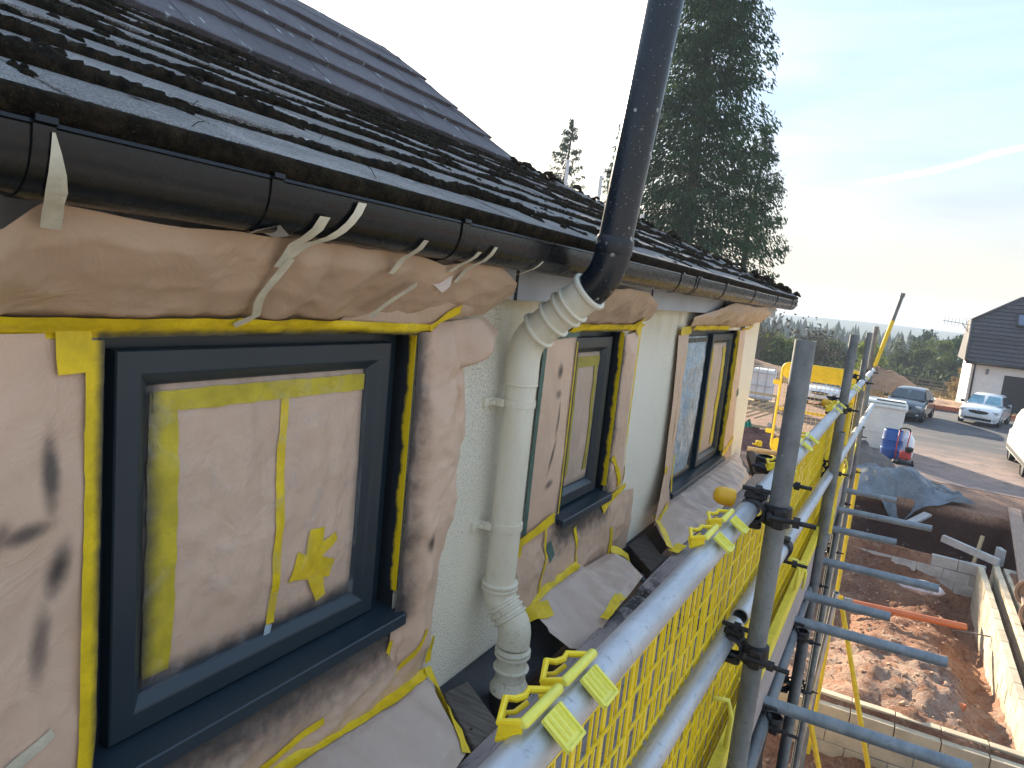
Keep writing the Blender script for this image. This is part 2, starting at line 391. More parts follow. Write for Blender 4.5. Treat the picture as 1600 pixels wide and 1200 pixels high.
def m_asphalt():
    t = NT('dusty_asphalt'); c = t.coord('World'); x, y, z = t.sep(c)
    n1 = t.noise(.35, 6, .6, c, stretch=(1, 2.2, 1)); n2 = t.noise(2.5, 6, .65, c); n3 = t.noise(90, 4, .7, c)
    col = t.mix(t.ramp(n3, .3, .7), (.042, .044, .048), (.085, .086, .090))
    dustf = t.math('ADD', t.math('MULTIPLY', t.ramp(y, 33, 25), .85), t.math('MULTIPLY', t.ramp(n1, .45, .62), .30), clamp=True)
    dustf = t.math('MULTIPLY', dustf, t.ramp(n2, .22, .55))
    col = t.mix(dustf, col, (.27, .19, .16))
    t.bump(n3, .3, .006)
    return t.fin(col, .8)
def m_block(name, lo, hi):
    t = NT(name); c = t.coord('World'); r_ = t.rand()
    n2 = t.noise(60, 5, .7, c)
    col = t.mix(t.ramp(t.noise(4, 5, .6, c), .3, .7), lo, hi)
    col = t.mix(t.math('MULTIPLY', t.ramp(r_, .55, 1.0), .5), col, tuple(x * .62 for x in lo))
    col = t.mix(t.math('MULTIPLY', t.ramp(n2, .55, .72), .4), col, tuple(x * .6 for x in lo))
    t.bump(n2, .6, .006)
    return t.fin(col, .93)
def m_leaf(name, lo, hi, trans=.25):
    t = NT(name); c = t.coord('World'); 
    n1 = t.noise(.8, 4, .6, c); n2 = t.noise(9, 3, .6, c)
    col = t.mix(t.ramp(n1, .3, .7), lo, hi); col = t.mix(t.math('MULTIPLY', t.ramp(n2, .4, .7), .4), col, tuple(min(1, x * 1.7) for x in hi))
    t.fin(col, .8, spec=.06)
    tr = t.n('ShaderNodeBsdfTranslucent'); t.l(col, tr.inputs[0]); mx = t.n('ShaderNodeMixShader'); mx.inputs[0].default_value = trans
    t.l(t.p.outputs[0], mx.inputs[1]); t.l(tr.outputs[0], mx.inputs[2]); t.l(mx.outputs[0], t.o.inputs[0])
    return t.m
def m_film():
    """thin polythene over the glass"""
    t = NT('polythene_film'); c = t.coord('World')
    n = t.noise(9, 4, .6, c, dist=1.5)
    t.bump(n, .5, .02)
    t.fin((.62, .64, .66), .22, spec=.7); t.p.inputs['Alpha'].default_value = 1
    tp = t.n('ShaderNodeBsdfTransparent'); mx = t.n('ShaderNodeMixShader')
    t.l(t.ramp(n, .45, .80, .02, .22), mx.inputs[0]); t.l(tp.outputs[0], mx.inputs[1]); t.l(t.p.outputs[0], mx.inputs[2]); t.l(mx.outputs[0], t.o.inputs[0])
    return t.m

W1 = (.66, 1.535, 3.40, 4.245); W2 = (2.635, 3.185, 3.41, 4.24); W3 = (4.37, 5.86, 3.15, 4.235)
def rc(w_, r_=.035, low=.13):      # rectangle of the frame, and a wider cloud under the sill
    return [((w_[0], w_[1], w_[2], w_[3]), r_), ((w_[0] + .02, w_[1] - .02, w_[2] - .05, w_[2]), low)]
M = {}
M['wall'] = m_wall()
M['tile_low'] = m_tile('mossy_concrete_tile', (.13, .12, .112), (.29, .275, .26), (.48, .48, .46), .8, .75, .3)
M['tile_up'] = m_tile('slate_grey_tile', (.092, .083, .090), (.140, .127, .136), (.55, .60, .62), .75, .65, .3, (6, 17, 6))
M['moss'] = m_moss()
M['deck'] = simple('roof_underlay', (.035, .033, .033), .9)
M['gutter'] = simple('black_gutter_plastic', (.007, .008, .009), .26, vary=.35, scale=5, spec=.4)
M['fascia'] = simple('grey_fascia_board', (.42, .43, .46), .45, vary=.12, scale=4)
M['paint'] = m_paint_frame()
M['paperB'] = m_paper('kraft_paper_left', [(W1, .02)], [(.573, 4.02, .017, .075, .0, .9), (.535, 3.925, .045, .018, .25, .85), (.589, 3.845, .02, .055, -.2, .95), (.56, 3.72, .018, .075, -.1, .72), (.50, 3.93, .02, .03, 0, .6)])
M['paperA'] = m_paper('kraft_paper_eaves', [(W1, .03)], [], (.52, .355, .235), .42)
M['paperC'] = m_paper('kraft_paper_right', [(W1, .055)], [(1.607, 3.615, .013, .03, 0, .9)])
M['paperD'] = m_paper('kraft_paper_below', rc(W1, .03, .16), [])
M['paperE'] = m_paper('kraft_paper_apron', [], [], (.62, .49, .41))
P1 = (.835, 1.365, 3.555, 4.115); P2 = (2.80, 3.03, 3.545, 4.11); P3 = (5.25, 5.71, 3.28, 4.10)
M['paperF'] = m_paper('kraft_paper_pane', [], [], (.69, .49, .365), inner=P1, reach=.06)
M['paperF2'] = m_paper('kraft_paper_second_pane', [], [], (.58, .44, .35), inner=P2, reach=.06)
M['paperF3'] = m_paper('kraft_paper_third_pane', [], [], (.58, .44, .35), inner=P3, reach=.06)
M['paper2L'] = m_paper('kraft_paper_second_left', [(W2, .02)], [(2.494, 4.08, .022, .035, 0, .9), (2.50, 3.985, .026, .02, 0, .8), (2.517, 3.88, .010, .085, -.03, .85), (2.50, 3.72, .014, .075, -.35, .9), (2.50, 3.60, .035, .018, .3, .85)])
M['paper2'] = m_paper('kraft_paper_second', rc(W2, .03, .15), [])
M['paper3'] = m_paper('kraft_paper_third', rc(W3, .025, .10), [(4.20, 3.75, .012, .28, 0, .85)])
M['paperT'] = m_paper('kraft_paper_eaves_far', [], [], (.56, .40, .28), .45)
YEL = (.86, .61, .010)
M['tape1'] = m_tape('yellow_tape_first', YEL, [(W1, .020)])
M['tape2'] = m_tape('yellow_tape_second', YEL, [(W2, .018)])
M['tape3'] = m_tape('yellow_tape_third', YEL, [(W3, .018)])
M['tape'] = m_tape('yellow_tape', YEL)
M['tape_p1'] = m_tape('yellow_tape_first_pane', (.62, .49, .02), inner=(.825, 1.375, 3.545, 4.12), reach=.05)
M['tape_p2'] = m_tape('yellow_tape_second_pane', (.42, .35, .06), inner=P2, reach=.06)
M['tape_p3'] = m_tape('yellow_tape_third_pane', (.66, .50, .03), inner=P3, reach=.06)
def m_tape_reveal():
    t = NT('yellow_tape_reveal'); c = t.coord('World'); x, y, z = t.sep(c)
    w_ = t.noise(9, 4, .6, c, stretch=(1, 1, 1.5))
    f = t.ramp(t.math('ADD', x, t.math('MULTIPLY', t.math('SUBTRACT', w_, .5), .05)), -.016, -.001)
    return t.fin(t.mix(f, NAVY, YEL), .5)
M['tape_reveal'] = m_tape_reveal()
M['tape_beige'] = m_tape('beige_masking_tape', (.66, .60, .46))
M['tape_green'] = m_tape('green_tape', (.075, .155, .13))
M['film'] = m_film()
M['glass_back'] = simple('window_glass_dark', (.10, .13, .15), .08, vary=.1)
M['film_blue'] = simple('bluish_plastic_sheet', (.36, .45, .52), .25, vary=.25, scale=7, bump=.6, bscale=10, bdist=.02)
M['cream'] = m_pipe_cream(); M['black'] = m_pipe_black()
M['galv'] = m_galv('galvanised_tube', (.40, .42, .44), (.60, .61, .63), .65, .46)
M['dull'] = m_galv('weathered_steel_tube', (.13, .137, .14), (.23, .238, .238), .35, .6)
M['bluetube'] = m_galv('transom_tube', (.17, .195, .215), (.28, .31, .335), .4, .5)
M['rust'] = simple('coupler_steel', (.035, .032, .032), .55, .5, vary=.5, scale=30, bump=.3, bscale=120)
M['yplastic'] = simple('yellow_guard_plastic', (.92, .64, .015), .38, vary=.12, scale=14)
M['ylemon'] = simple('lemon_clip_plastic', (.80, .72, .10), .35, vary=.10, scale=20)
M['ypaint'] = simple('yellow_paint_steel', (.72, .50, .03), .45, vary=.18, scale=9)
M['ycap'] = simple('orange_yellow_cap', (.80, .42, .015), .4, vary=.12, scale=20)
M['board'] = m_board()
M['toe'] = m_wood('pale_toe_board', (.33, .27, .25), (.48, .41, .38), stretch=(6, .4, 6), co='World')
M['toe_yellow'] = simple('yellow_board_paint', (.74, .60, .04), .6, vary=.2, scale=12)
M['oldwood'] = m_wood('old_grey_timber', (.10, .085, .075), (.22, .19, .165), stretch=(.8, 6, 6), co='World')
M['darkwood'] = m_wood('dark_old_timber', (.035, .028, .025), (.11, .09, .08), stretch=(.8, 6, 6), co='World')
M['flash'] = simple('lead_grey_flashing', (.050, .055, .065), .45, vary=.3, scale=8, bump=.2)
M['void'] = simple('near_black', (.010, .011, .014), .6, vary=.4, scale=4)  # near-black colour for the lower wall and the sheet below the boards
M['ground'] = m_ground(); M['asphalt'] = m_asphalt()
M['block'] = m_block('grey_block', (.30, .29, .28), (.42, .41, .40)); M['block_tan'] = m_block('tan_block', (.44, .36, .25), (.58, .48, .34))
M['mortar'] = simple('mortar', (.24, .22, .20), .95, vary=.2)
M['orange'] = simple('terracotta_pipe_plastic', (.48, .135, .045), .45, vary=.12, scale=3)
M['tarp'] = simple('grey_tarpaulin', (.13, .15, .17), .55, vary=.35, scale=2.5, bump=.4, bscale=14, bdist=.02)
M['plank'] = m_wood('site_plank', (.30, .19, .13), (.47, .33, .25), stretch=(6, .4, 6), co='World')
M['pine'] = m_wood('fresh_pine', (.50, .36, .20), (.66, .50, .30), stretch=(4, 4, 4))
M['bark'] = simple('bark', (.06, .045, .035), .95, vary=.4, scale=3, bump=.6, bscale=12, bdist=.03)
M['needle'] = m_leaf('conifer_needles', (.015, .038, .016), (.036, .070, .030), .25)
M['needle2'] = m_leaf('far_conifer_needles', (.030, .052, .034), (.055, .085, .050), .2)
M['leaf_a'] = m_leaf('hedge_leaves', (.065, .095, .026), (.13, .165, .045), .3)
M['leaf_b'] = m_leaf('fresh_leaves', (.14, .19, .03), (.24, .29, .06), .35)
M['leaf_c'] = m_leaf('dull_leaves', (.040, .058, .030), (.075, .09, .045), .25)
M['leaf_d'] = m_leaf('beech_brown_leaves', (.17, .115, .055), (.28, .20, .10), .3)
M['twig'] = simple('bare_twigs', (.095, .075, .055), .95, vary=.3)
M['forest'] = m_leaf('forest_mass', (.020, .034, .022), (.040, .060, .032), .1)
M['white_wall'] = simple('white_painted_render', (.68, .67, .64), .9, vary=.08, scale=3, bump=.3, bscale=60)
M['slate_far'] = m_tile('dark_plain_tile', (.048, .044, .048), (.085, .078, .082), (.25, .24, .23), .35, .65)
M['door_dark'] = simple('dark_garage_door', (.022, .024, .03), .5, vary=.2)
M['rooflight'] = simple('roof_window_glass', (.10, .13, .20), .06, vary=.1, spec=.8)
M['car_dark'] = simple('dark_blue_grey_car_paint', (.030, .042, .055), .28, .3, vary=.1, coat=.8)
M['car_white'] = simple('white_car_paint', (.70, .71, .72), .25, vary=.04, coat=.7)
M['van_white'] = simple('cream_white_van_paint', (.72, .70, .64), .35, vary=.05, scale=1.5, coat=.4)
M['carglass'] = simple('car_glass', (.035, .05, .06), .07, vary=.2, scale=2, spec=.8)
M['screen_shade'] = simple('blue_screen_reflection', (.16, .32, .38), .1, vary=.5, scale=5, spec=.8)
M['trim'] = simple('black_trim', (.012, .012, .013), .55, vary=.3)
M['rubber'] = simple('tyre_rubber', (.016, .016, .016), .85, vary=.3)
M['alloy'] = simple('alloy_wheel', (.42, .43, .45), .35, .7, vary=.2)
M['lamp'] = simple('headlamp_glass', (.45, .48, .50), .12, vary=.3, scale=20, spec=.8)
M['plate'] = simple('number_plate', (.70, .70, .68), .5, vary=.08, scale=30)
M['ibc'] = simple('white_tank_plastic', (.66, .66, .60), .5, vary=.12, scale=2)
M['blue'] = simple('blue_drum_plastic', (.020, .085, .30), .4, vary=.25, scale=3)
M['red'] = simple('red_machine_paint', (.46, .055, .045), .45, vary=.25, scale=10)
M['greennet'] = simple('green_netting', (.01, .20, .12), .6, vary=.4, scale=10)
M['sandheap'] = simple('sharp_sand', (.15, .125, .105), .95, vary=.35, scale=3, bump=.6, bscale=30, bdist=.03)
M['earth'] = simple('red_topsoil', (.13, .055, .040), .95, vary=.5, scale=2.5, bump=.8, bscale=12, bdist=.06)
M['spoil'] = simple('brown_spoil', (.28, .165, .095), .95, vary=.35, scale=.8, bump=.8, bscale=5, bdist=.08)
M['brick'] = simple('red_brick', (.34, .115, .065), .9, vary=.25, scale=6)
M['clod'] = simple('stone_and_clod', (.36, .235, .16), .95, vary=.5, scale=9, bump=.5, bscale=30)
M['rubble'] = simple('stone_rubble', (.40, .33, .27), .95, vary=.35, scale=5, bump=.5, bscale=20)
M['fence'] = simple('weathered_fence_wood', (.14, .115, .085), .9, vary=.3)
M['white'] = simple('white_plastic', (.75, .76, .78), .5, vary=.08)
M['reveal_dark'] = simple('sprayed_reveal', (.014, .017, .021), .5, vary=.3)
# ------------------------------------------------------------------ terrain
def Hgt(x, y):
    h = 0.0
    if y > 45: h -= min((y - 45) * .04, 13.0)
    h += .025 * fbm(x * .7, y * .7, 3) * (1 - sstep(22, 23, y) * sstep(48, 46, y) * sstep(-1, 0, x))
    if -1 < x < 6 and 5 < y < 23:
        lump = fbm(x * 1.6, y * 1.6, 1.0) * .5 + fbm(x * 6, y * 6, 4.0) * .22
        yw = 8.40 + .06 * (x - .45)
        ins = sstep(.3, .5, x) * sstep(3.14, 3.10, x) * sstep(yw + .12, yw + .22, y) * sstep(15.52, 15.46, y)
        fl = -.10 - .56 * sstep(8.8, 14.2, y) - .34 * sstep(2.35, 2.9, x + .12 * fbm(x, y * 1.4, 8)) + .26 * lump + .13 * sstep(13.5, 12, y) * sstep(.9, 1.6, x) * sstep(2.6, 2.0, x)
        h = h * (1 - ins) + fl * ins
        pw = .25 * fbm(x * 1.3, y * 1.3, 5)
        pit = sstep(-.8, -.3, x) * sstep(4.25, 4.0, x + pw * .4) * sstep(15.6, 15.75, y) * sstep(20.15, 19.85, y + pw * .5)
        h = h * (1 - pit) + (-1.35 + .35 * lump + .25 * sstep(17, 19.5, y) + .75 * sstep(1.7, .8, x) * sstep(16.5, 18.5, y)) * pit
        fr = sstep(yw + .04, yw - .03, y) * sstep(5.5, 6.5, y) * sstep(5, 4, x)
        h = h * (1 - fr) + (-.62 + .18 * lump) * fr
        rt = sstep(3.2, 3.3, x) * sstep(8.3, 8.6, y) * sstep(16.1, 15.9, y) * sstep(3.62, 3.56, x)
        h = h * (1 - rt) - .7 * rt
    return h
def axis(segs):
    o = []
    for a, b, st in segs:
        n = max(1, int(round((b - a) / st))); o += [a + (b - a) * i / n for i in range(n)]
    o.append(segs[-1][1]); return o
gx = axis([(-700, -60, 40), (-60, -8, 4), (-8, -1, .7), (-1, 4.6, .075), (4.6, 12, .5), (12, 60, 4), (60, 700, 40)])
gy = axis([(-60, 0, 6), (0, 6, .6), (6, 21, .075), (21, 30, .4), (30, 60, 1.5), (60, 130, 5), (130, 1500, 45)])
g = MB(); nx = len(gx)
g.v = [(x, y, Hgt(x, y)) for y in gy for x in gx]
g.f = [(j*nx+i, j*nx+i+1, (j+1)*nx+i+1, (j+1)*nx+i) for j in range(len(gy)-1) for i in range(nx-1)]; g.mi = [0]*len(g.f)
o = g.build('ground', M['ground'], smooth=True); tag(o, 'red clay building site ground running out to rough fields', 'ground', kind='structure')
# driveway sheet
d = MB(); rows = []
for j in range(60):
    y = 23.2 + j * (46.0 - 23.2) / 59
    x0 = .3 + .5 * fbm(0, y * .5, 2) + (1.6 * sstep(26, 23, y)); x1 = 16
    rows.append([(x0 + (x1 - x0) * i / 40, y, Hgt(x0 + (x1 - x0) * i / 40, y) + .012) for i in range(41)])
for j in range(59):
    for i in range(40): d.add([rows[j][i], rows[j][i+1], rows[j+1][i+1], rows[j+1][i]], [(0, 1, 2, 3)])
o = d.build('driveway', M['asphalt'], smooth=True); tag(o, 'dusty dark asphalt driveway in front of the garage', 'driveway', kind='structure')
# far ridge
hb = MB(); rows = []
for j, (y, hz) in enumerate(((560, -14), (700, -6), (1000, 4), (1500, -6))):
    rows.append([(-900 + i * 45, y, hz + 6 * fbm(i * .2, j, 3) * (j > 0)) for i in range(45)])
hb.loft(rows, False); o = hb.build('hills', M['forest'], smooth=True); tag(o, 'far wooded hills on the horizon', 'hills', kind='structure')

# ------------------------------------------------------------------ house
house = thing('house', 'cream rendered house with mossy tiled roof and masked grey windows', 'house', (-2.6, 2.6, 0))
YE, YS = 6.78, -1.6
wins = (W1, W2, W3)
b = MB()
ys = [YS] + [v for w_ in wins for v in w_[:2]] + [YE]
for i in range(0, len(ys) - 1):
    if i % 2 == 0: b.box((-.28, ys[i], 3.0), (0, ys[i+1], 4.42))
    else:
        w_ = wins[i // 2]; b.box((-.28, ys[i], 3.0), (0, ys[i+1], w_[2])); b.box((-.28, ys[i], w_[3]), (0, ys[i+1], 4.42))
b.box((-5.2, YE - .28, 0), (-.28, YE, 4.42)); b.box((-5.2, YS, 0), (-.28, YS + .28, 4.42)); b.box((-5.48, YS, 0), (-5.2, YE, 4.42))
wall = b.build('wall', M['wall'], house)
b = MB(); b.box((-.28, YS, -.3), (.015, YE, 2.965)); b.build('lower_wall', M['void'], house)
b = MB()
rows = []
for j in range(90):
    y = YS + (YE - YS) * j / 89; k = .006 * fbm(y * 3, 0, 1)
    rows.append([(.003, y, 3.005), (.012 + k, y, 2.985 + k), (.075 + 2*k, y, 2.915 + k), (.13 + 2*k, y, 2.885 - k), (.135, y, 2.86), (.02, y, 2.86)])
b.loft(rows, True, True); b.build('flashing', M['flash'], house, smooth=True, auto=40)
b = MB()
for y in (.9, 2.27, 3.8, 5.4):
    for dy in (0, .06): b.box((.045, y + dy, 2.948), (.055, y + dy + .012, 2.957))
b.build('fixing', M['white'], house)

# roof -----------------------------------------------------------------
T1, T2 = R(22), R(42)
X0, Z0, RUN, YH = .226, 4.542, 2.08, 7.14
Xb, Zb = X0 - RUN, Z0 + RUN * math.tan(T1)
RUN2 = .74; Xr, Zr = Xb - RUN2, Zb + RUN2 * math.tan(T2)
YB = YH - RUN; YR = YB - RUN2
b = MB(); e = .012
def rp(x, y, z): return (x, y, z - e)
ring = [(X0, Z0), (Xb, Zb), (Xr, Zr), (2*Xr - Xb, Zb), (2*Xr - X0, Z0)]
hipy = [YH, YB, YR, YB, YH]
vA = [rp(x, YS - .3, z) for x, z in ring]; vB = [rp(x, y, z) for (x, z), y in zip(ring, hipy)]
b.add(vA + vB, [(i, i+1, 6+i, 5+i) for i in range(4)] + [(5, 6, 8, 9), (6, 7, 8)])
roof = b.build('roof', M['deck'], house)
def tile_mesh(seed, w_=.292, L=.32, th=.021):
    r_ = random.Random(seed); t = MB()
    n = 7; rows = []
    for iy in range(3):
        yy = (0, .006, L)[iy]; rows.append((yy, iy))
    zb = lambda yy: th * (1 - yy / L)
    def row(yy, dz, j):
        return [(-w_/2 + w_*k/n, yy + (j * r_.uniform(-.0035, .0035)), zb(yy) + dz) for k in range(n + 1)]
    bot = row(0, 0, 0); fr = row(0, th - .004, 1); top0 = row(.006, th, .6); top1 = row(L, th, 0); bk = row(L, 0, 0)
    t.loft([bot, fr, top0, top1, bk], False)
    for k in (0, n):
        b0 = k; m_ = n + 1
        t.f.append((b0, b0 + m_, b0 + 2*m_, b0 + 3*m_, b0 + 4*m_)); t.mi.append(0)
    return t
tile_vars = []; tile_thick = []
for s_ in range(10):
    t = tile_mesh(s_, th=.021 if s_ < 5 else .034); me = bpy.data.meshes.new('tile'); me.from_pydata(t.v, [], t.f); me.update(); (tile_vars if s_ < 5 else tile_thick).append(me)
def place_tiles(x0, z0, th, ncourse, gg, ystart, hip0, mat, variants):
    made = []
    slope = Vector((-math.cos(th), 0, math.sin(th))); nrm = Vector((math.sin(th), 0, math.cos(th))); along = Vector((0, 1, 0))
    base = Matrix((along, slope, nrm)).transposed()
    meshes = []
    for me in variants:
        m2 = me.copy(); m2.materials.clear(); m2.materials.append(mat); meshes.append(m2)
    for c in range(ncourse):
        s_ = c * gg - .01
        org = Vector((x0, 0, z0)) + slope * s_
        lim = hip0 - (s_ * math.cos(th))
        y = ystart + (.148 if c % 2 else 0) + rnd.uniform(-.01, .01)
        while y - .146 < lim:
            loc = org + Vector((0, y, 0)) + nrm * (rnd.uniform(0, .003)) + slope * rnd.uniform(-.004, .004)
            rot = base @ Matrix.Rotation(R(rnd.uniform(-.5, .5)), 3, 'Z') @ Matrix.Rotation(R(rnd.uniform(-.35, .35)), 3, 'X')
            me = rnd.choice(meshes)
            if y + .15 + .345 * math.cos(th) > lim:
                me = me.copy()
                for v in me.vertices:
                    wv = loc + rot @ v.co; hy = hip0 - (x0 - wv.x)
                    if wv.y > hy: wv.y = max(hy, y - .2); v.co = rot.inverted() @ (wv - loc)
            o = bpy.data.objects.new('tile', me); COL.objects.link(o); o.parent = roof
            mm = rot.to_4x4(); mm.translation = loc
            o.matrix_parent_inverse = Matrix.Identity(4); o.matrix_basis = mm
            made.append(o); y += .296
    return made
G1 = RUN / math.cos(T1) / 9
place_tiles(X0, Z0, T1, 9, G1, -.25, YH, M['tile_low'], tile_vars)
G2 = RUN2 / math.cos(T2) / 3.7
place_tiles(Xb, Zb, T2, 4, G2, .7, YB, M['tile_up'], tile_thick)
# ridge and hip cappings
def capping(p0, p1, n, mat, rad=.085):
    p0 = Vector(p0); p1 = Vector(p1); d_ = (p1 - p0); L = d_.length / n; fr = frame_to(d_)
    # frame_to: x across, y up-ish, z along
    for i in range(n):
        t = MB(); rings = []
        for k, (zz, rr) in enumerate(((0, rad * 1.04), (L * 1.02, rad))):
            rings.append([fr @ Vector((rr * math.cos(a), rr * .75 * math.sin(a), zz)) for a in (math.pi * j / 10 for j in range(11))] + [fr @ Vector((-(rr-.015) * math.cos(a), (rr-.015) * .75 * math.sin(a), zz)) for a in (math.pi * j / 10 for j in range(11))])
        t.loft(rings, True, True)
        o = t.build('ridge_tile', mat, roof, smooth=True, auto=50, local=True); o.location = p0 + d_ * (i / n) + Vector((0, 0, -.02 + rnd.uniform(-.004, .004)))
capping((Xr, YR, Zr), (Xr, .6, Zr), 9, M['tile_up'])
capping((Xb, YB, Zb), (Xr, YR, Zr + .01), 4, M['tile_up'])
capping((X0 - .03, YH - .03, Z0 + .015), (Xb, YB, Zb + .01), 8, M['tile_low'])
# moss along the lower edges of the courses
ms = MB(); slope = Vector((-math.cos(T1), 0, math.sin(T1))); nrm = Vector((math.sin(T1), 0, math.cos(T1)))
for c in range(0, 9):
    s_ = c * G1 - .012; org = Vector((X0, 0, Z0)) + slope * s_; lim = YH - s_ * math.cos(T1)
    prof = [(.004, .004), (-.010, .010), (-.016, .022), (-.014, .037), (-.004, .047), (.006, .048), (.014, .045), (.021, .040), (.028, .032)]
    if c == 0: prof = [(.002, .002), (-.003, .010), (-.005, .020), (-.006, .030), (-.004, .038), (0, .0425), (.005, .044), (.010, .043), (.015, .038)]
    step = .007; n = int((lim + .35) / step); rings = []
    for j in range(n + 1):
        y = -.35 + j * step
        den = .80 + .20 * sstep(-.6, .2, fbm(y * 1.5, c * 7.1, 2))
        if c == 0: den = .97 + .03 * den
        ring = []
        for k, (u, h) in enumerate(prof):
            a = noise.noise(Vector((y * 28, k * 1.1, c * 9.7))) * .005 + noise.noise(Vector((y * 85, k * 2.3, c * 5.1))) * .007 + noise.noise(Vector((y * 9, k * .5, c * 3.3))) * .003
            kk = den * (.95 + .22 * noise.noise(Vector((y * 6, c * 4.4, 1))))
            u2 = u * (.4 + .8 * kk) - a * 1.0 * kk; h2 = .004 + h * kk + a * kk * 1.05 - (1 - den) * .012
            if c == 0: u2 = u - abs(a) * .35; h2 = h + a * .15
            ring.append(org + Vector((0, y + a * .3, 0)) + slope * u2 + nrm * h2)
        rings.append(ring)
    ms.loft(rings, False)
# moss cushions in the joints and on the hip
def cushion(p, rx, ry, rz, sd_):
    rings = []
    for i in range(5):
        ph = math.pi * .5 * i / 4; rings.append([Vector(p) + slope * (ry * math.cos(ph) * math.sin(a)) * (1 + .35 * noise.noise(Vector((sd_, i * .9, j * 1.3)))) + Vector((0, rx * math.cos(ph) * math.cos(a) * (1 + .4 * noise.noise(Vector((sd_ + 3, i * .8, j)))), 0)) + nrm * (rz * math.sin(ph) * (1 + .4 * noise.noise(Vector((sd_, j, i))))) for j, a in enumerate(2 * math.pi * q_ / 9 for q_ in range(9))])
    ms.loft(rings, True)
for c in range(0, 8):
    for i in range(46):
        y = rnd.uniform(-.2, YH - c * .255); s_ = c * G1 + rnd.uniform(.0, .27)
        if rnd.random() < .6:        # strings running up a joint
            y = -.25 + .148 + (.148 if c % 2 else 0) + .296 * rnd.randint(0, 22)
            if y > YH - c * .26 - .3: continue
            s0 = s_; L_ = rnd.uniform(.03, .12)
            for k in range(int(L_ / .012)):
                ss = s0 + k * .012
                if ss - c * G1 > .26: break
                cushion(Vector((X0, y + rnd.uniform(-.006, .006), Z0)) + slope * ss + nrm * (.041 - .021 * (ss - c * G1) / .345), rnd.uniform(.005, .013), .011, rnd.uniform(.004, .012), rnd.uniform(0, 99))
        else:
            rr = rnd.uniform(.005, .016); cushion(Vector((X0, y, Z0)) + slope * s_ + nrm * .036, rr, rr * rnd.uniform(.7, 1.4), rr * .8, rnd.uniform(0, 99))
for i in range(170):
    t_ = rnd.random(); rr = rnd.uniform(.012, .05)
    cushion(Vector((X0 - t_ * RUN, YH - t_ * RUN, Z0 + t_ * RUN * math.tan(T1))) + Vector((rnd.uniform(-.09, .09), rnd.uniform(-.11, .05), .045)), rr, rr, rr * .8, rnd.uniform(0, 99))
for i in range(50):      # dry stalks and twigs caught in the moss
    c = rnd.randint(0, 7); y = rnd.uniform(.3, 6.5 - c * .25); p = Vector((X0, y, Z0)) + slope * (c * G1 - .01) + nrm * .05
    dv = Vector((rnd.uniform(-.3, .3), rnd.uniform(-1, 1), rnd.uniform(-.2, .8))).normalized() * rnd.uniform(.012, .04)
    ms.tube([p, p + dv * .5 + Vector((0, 0, .003)), p + dv], .0008, 3, False)
o = ms.build('moss', M['moss'], roof, smooth=True); o['kind'] = 'stuff'; o['label'] = 'dark brown moss along the tile edges'

# eaves: soffit, fascia, gutter --------------------------------------------
b = MB(); b.box((.0, YS, 4.362), (.054, YE + .1, 4.372)); b.box((.054, YS, 4.36), (.072, YE + .33, 4.545)); b.box((-5.3, YE + .31, 4.36), (.054, YE + .33, 4.545)); b.box((-5.3, YE, 4.362), (.054, YE + .31, 4.372))
fas = b.build('fascia', M['fascia'], house)
for y in (1.955, 3.33, 4.9):
    b = MB(); b.box((.0725, y, 4.357), (.077, y + .012, 4.5)); b.build('joint_strip', M['trim'], fas)
    b = MB(); b.box((.0725, y + .014, 4.3585), (.076, y + .07, 4.5)); b.build('joint_cover', M['fascia'], fas)
def gut_ring(y, a=.058, bb=.086, cx=.192, cz=4.536, th=.003, n=18):
    o_ = [(cx - a * math.cos(math.pi * j / n), y, cz - bb * math.sin(math.pi * j / n) ** .85) for j in range(n + 1)]
    lip = [(cx + a + .004, y, cz + .002), (cx + a + .003, y, cz + .007), (cx + a - .002, y, cz + .006)]
    i_ = [(cx - (a-th) * math.cos(math.pi * j / n), y, cz - (bb-th) * math.sin(math.pi * j / n) ** .85) for j in reversed(range(n + 1))]
    return o_ + lip + i_
b = MB(); b.loft([gut_ring(YS), gut_ring(2.6), gut_ring(7.18)], True, True)
gut = b.build('gutter', M['gutter'], house, smooth=True, auto=45)
b = MB(); b.add([(.192 - .056 * math.cos(math.pi * j / 16), 7.17, 4.534 - .084 * math.sin(math.pi * j / 16) ** .85) for j in range(17)], [tuple(range(17))]); b.build('stop_end', M['gutter'], gut)
def band(y, wdt, grow=.004, arm=True):
    b = MB(); n = 18; rings = []
    for yy in (y, y + wdt):
        a, bb = .058 + grow, .086 + grow
        rings.append([(.192 - a * math.cos(math.pi * j / n), yy, 4.538 - bb * math.sin(math.pi * j / n) ** .85) for j in range(n + 1)] + [(.192 + a + .006, yy, 4.541), (.192 + a + .005, yy, 4.549), (.192 + a - .006, yy, 4.549)] + [(.192 - (a-.003) * math.cos(math.pi * j / n), yy, 4.538 - (bb-.003) * math.sin(math.pi * j / n) ** .85) for j in reversed(range(n + 1))])
    b.loft(rings, True, True)
    if arm: b.box((.0725, y, 4.47), (.137, y + wdt, 4.55))
    b.build('bracket', M['gutter'], gut, smooth=True, auto=45)
for y in (.44, 1.365, 2.35, 3.20, 4.12, 5.02, 5.98, 6.85): band(y, .026)
for y in (3.47, 3.515, .80): band(y, .022, .0035, False)
band(7.12, .02, .003, False)

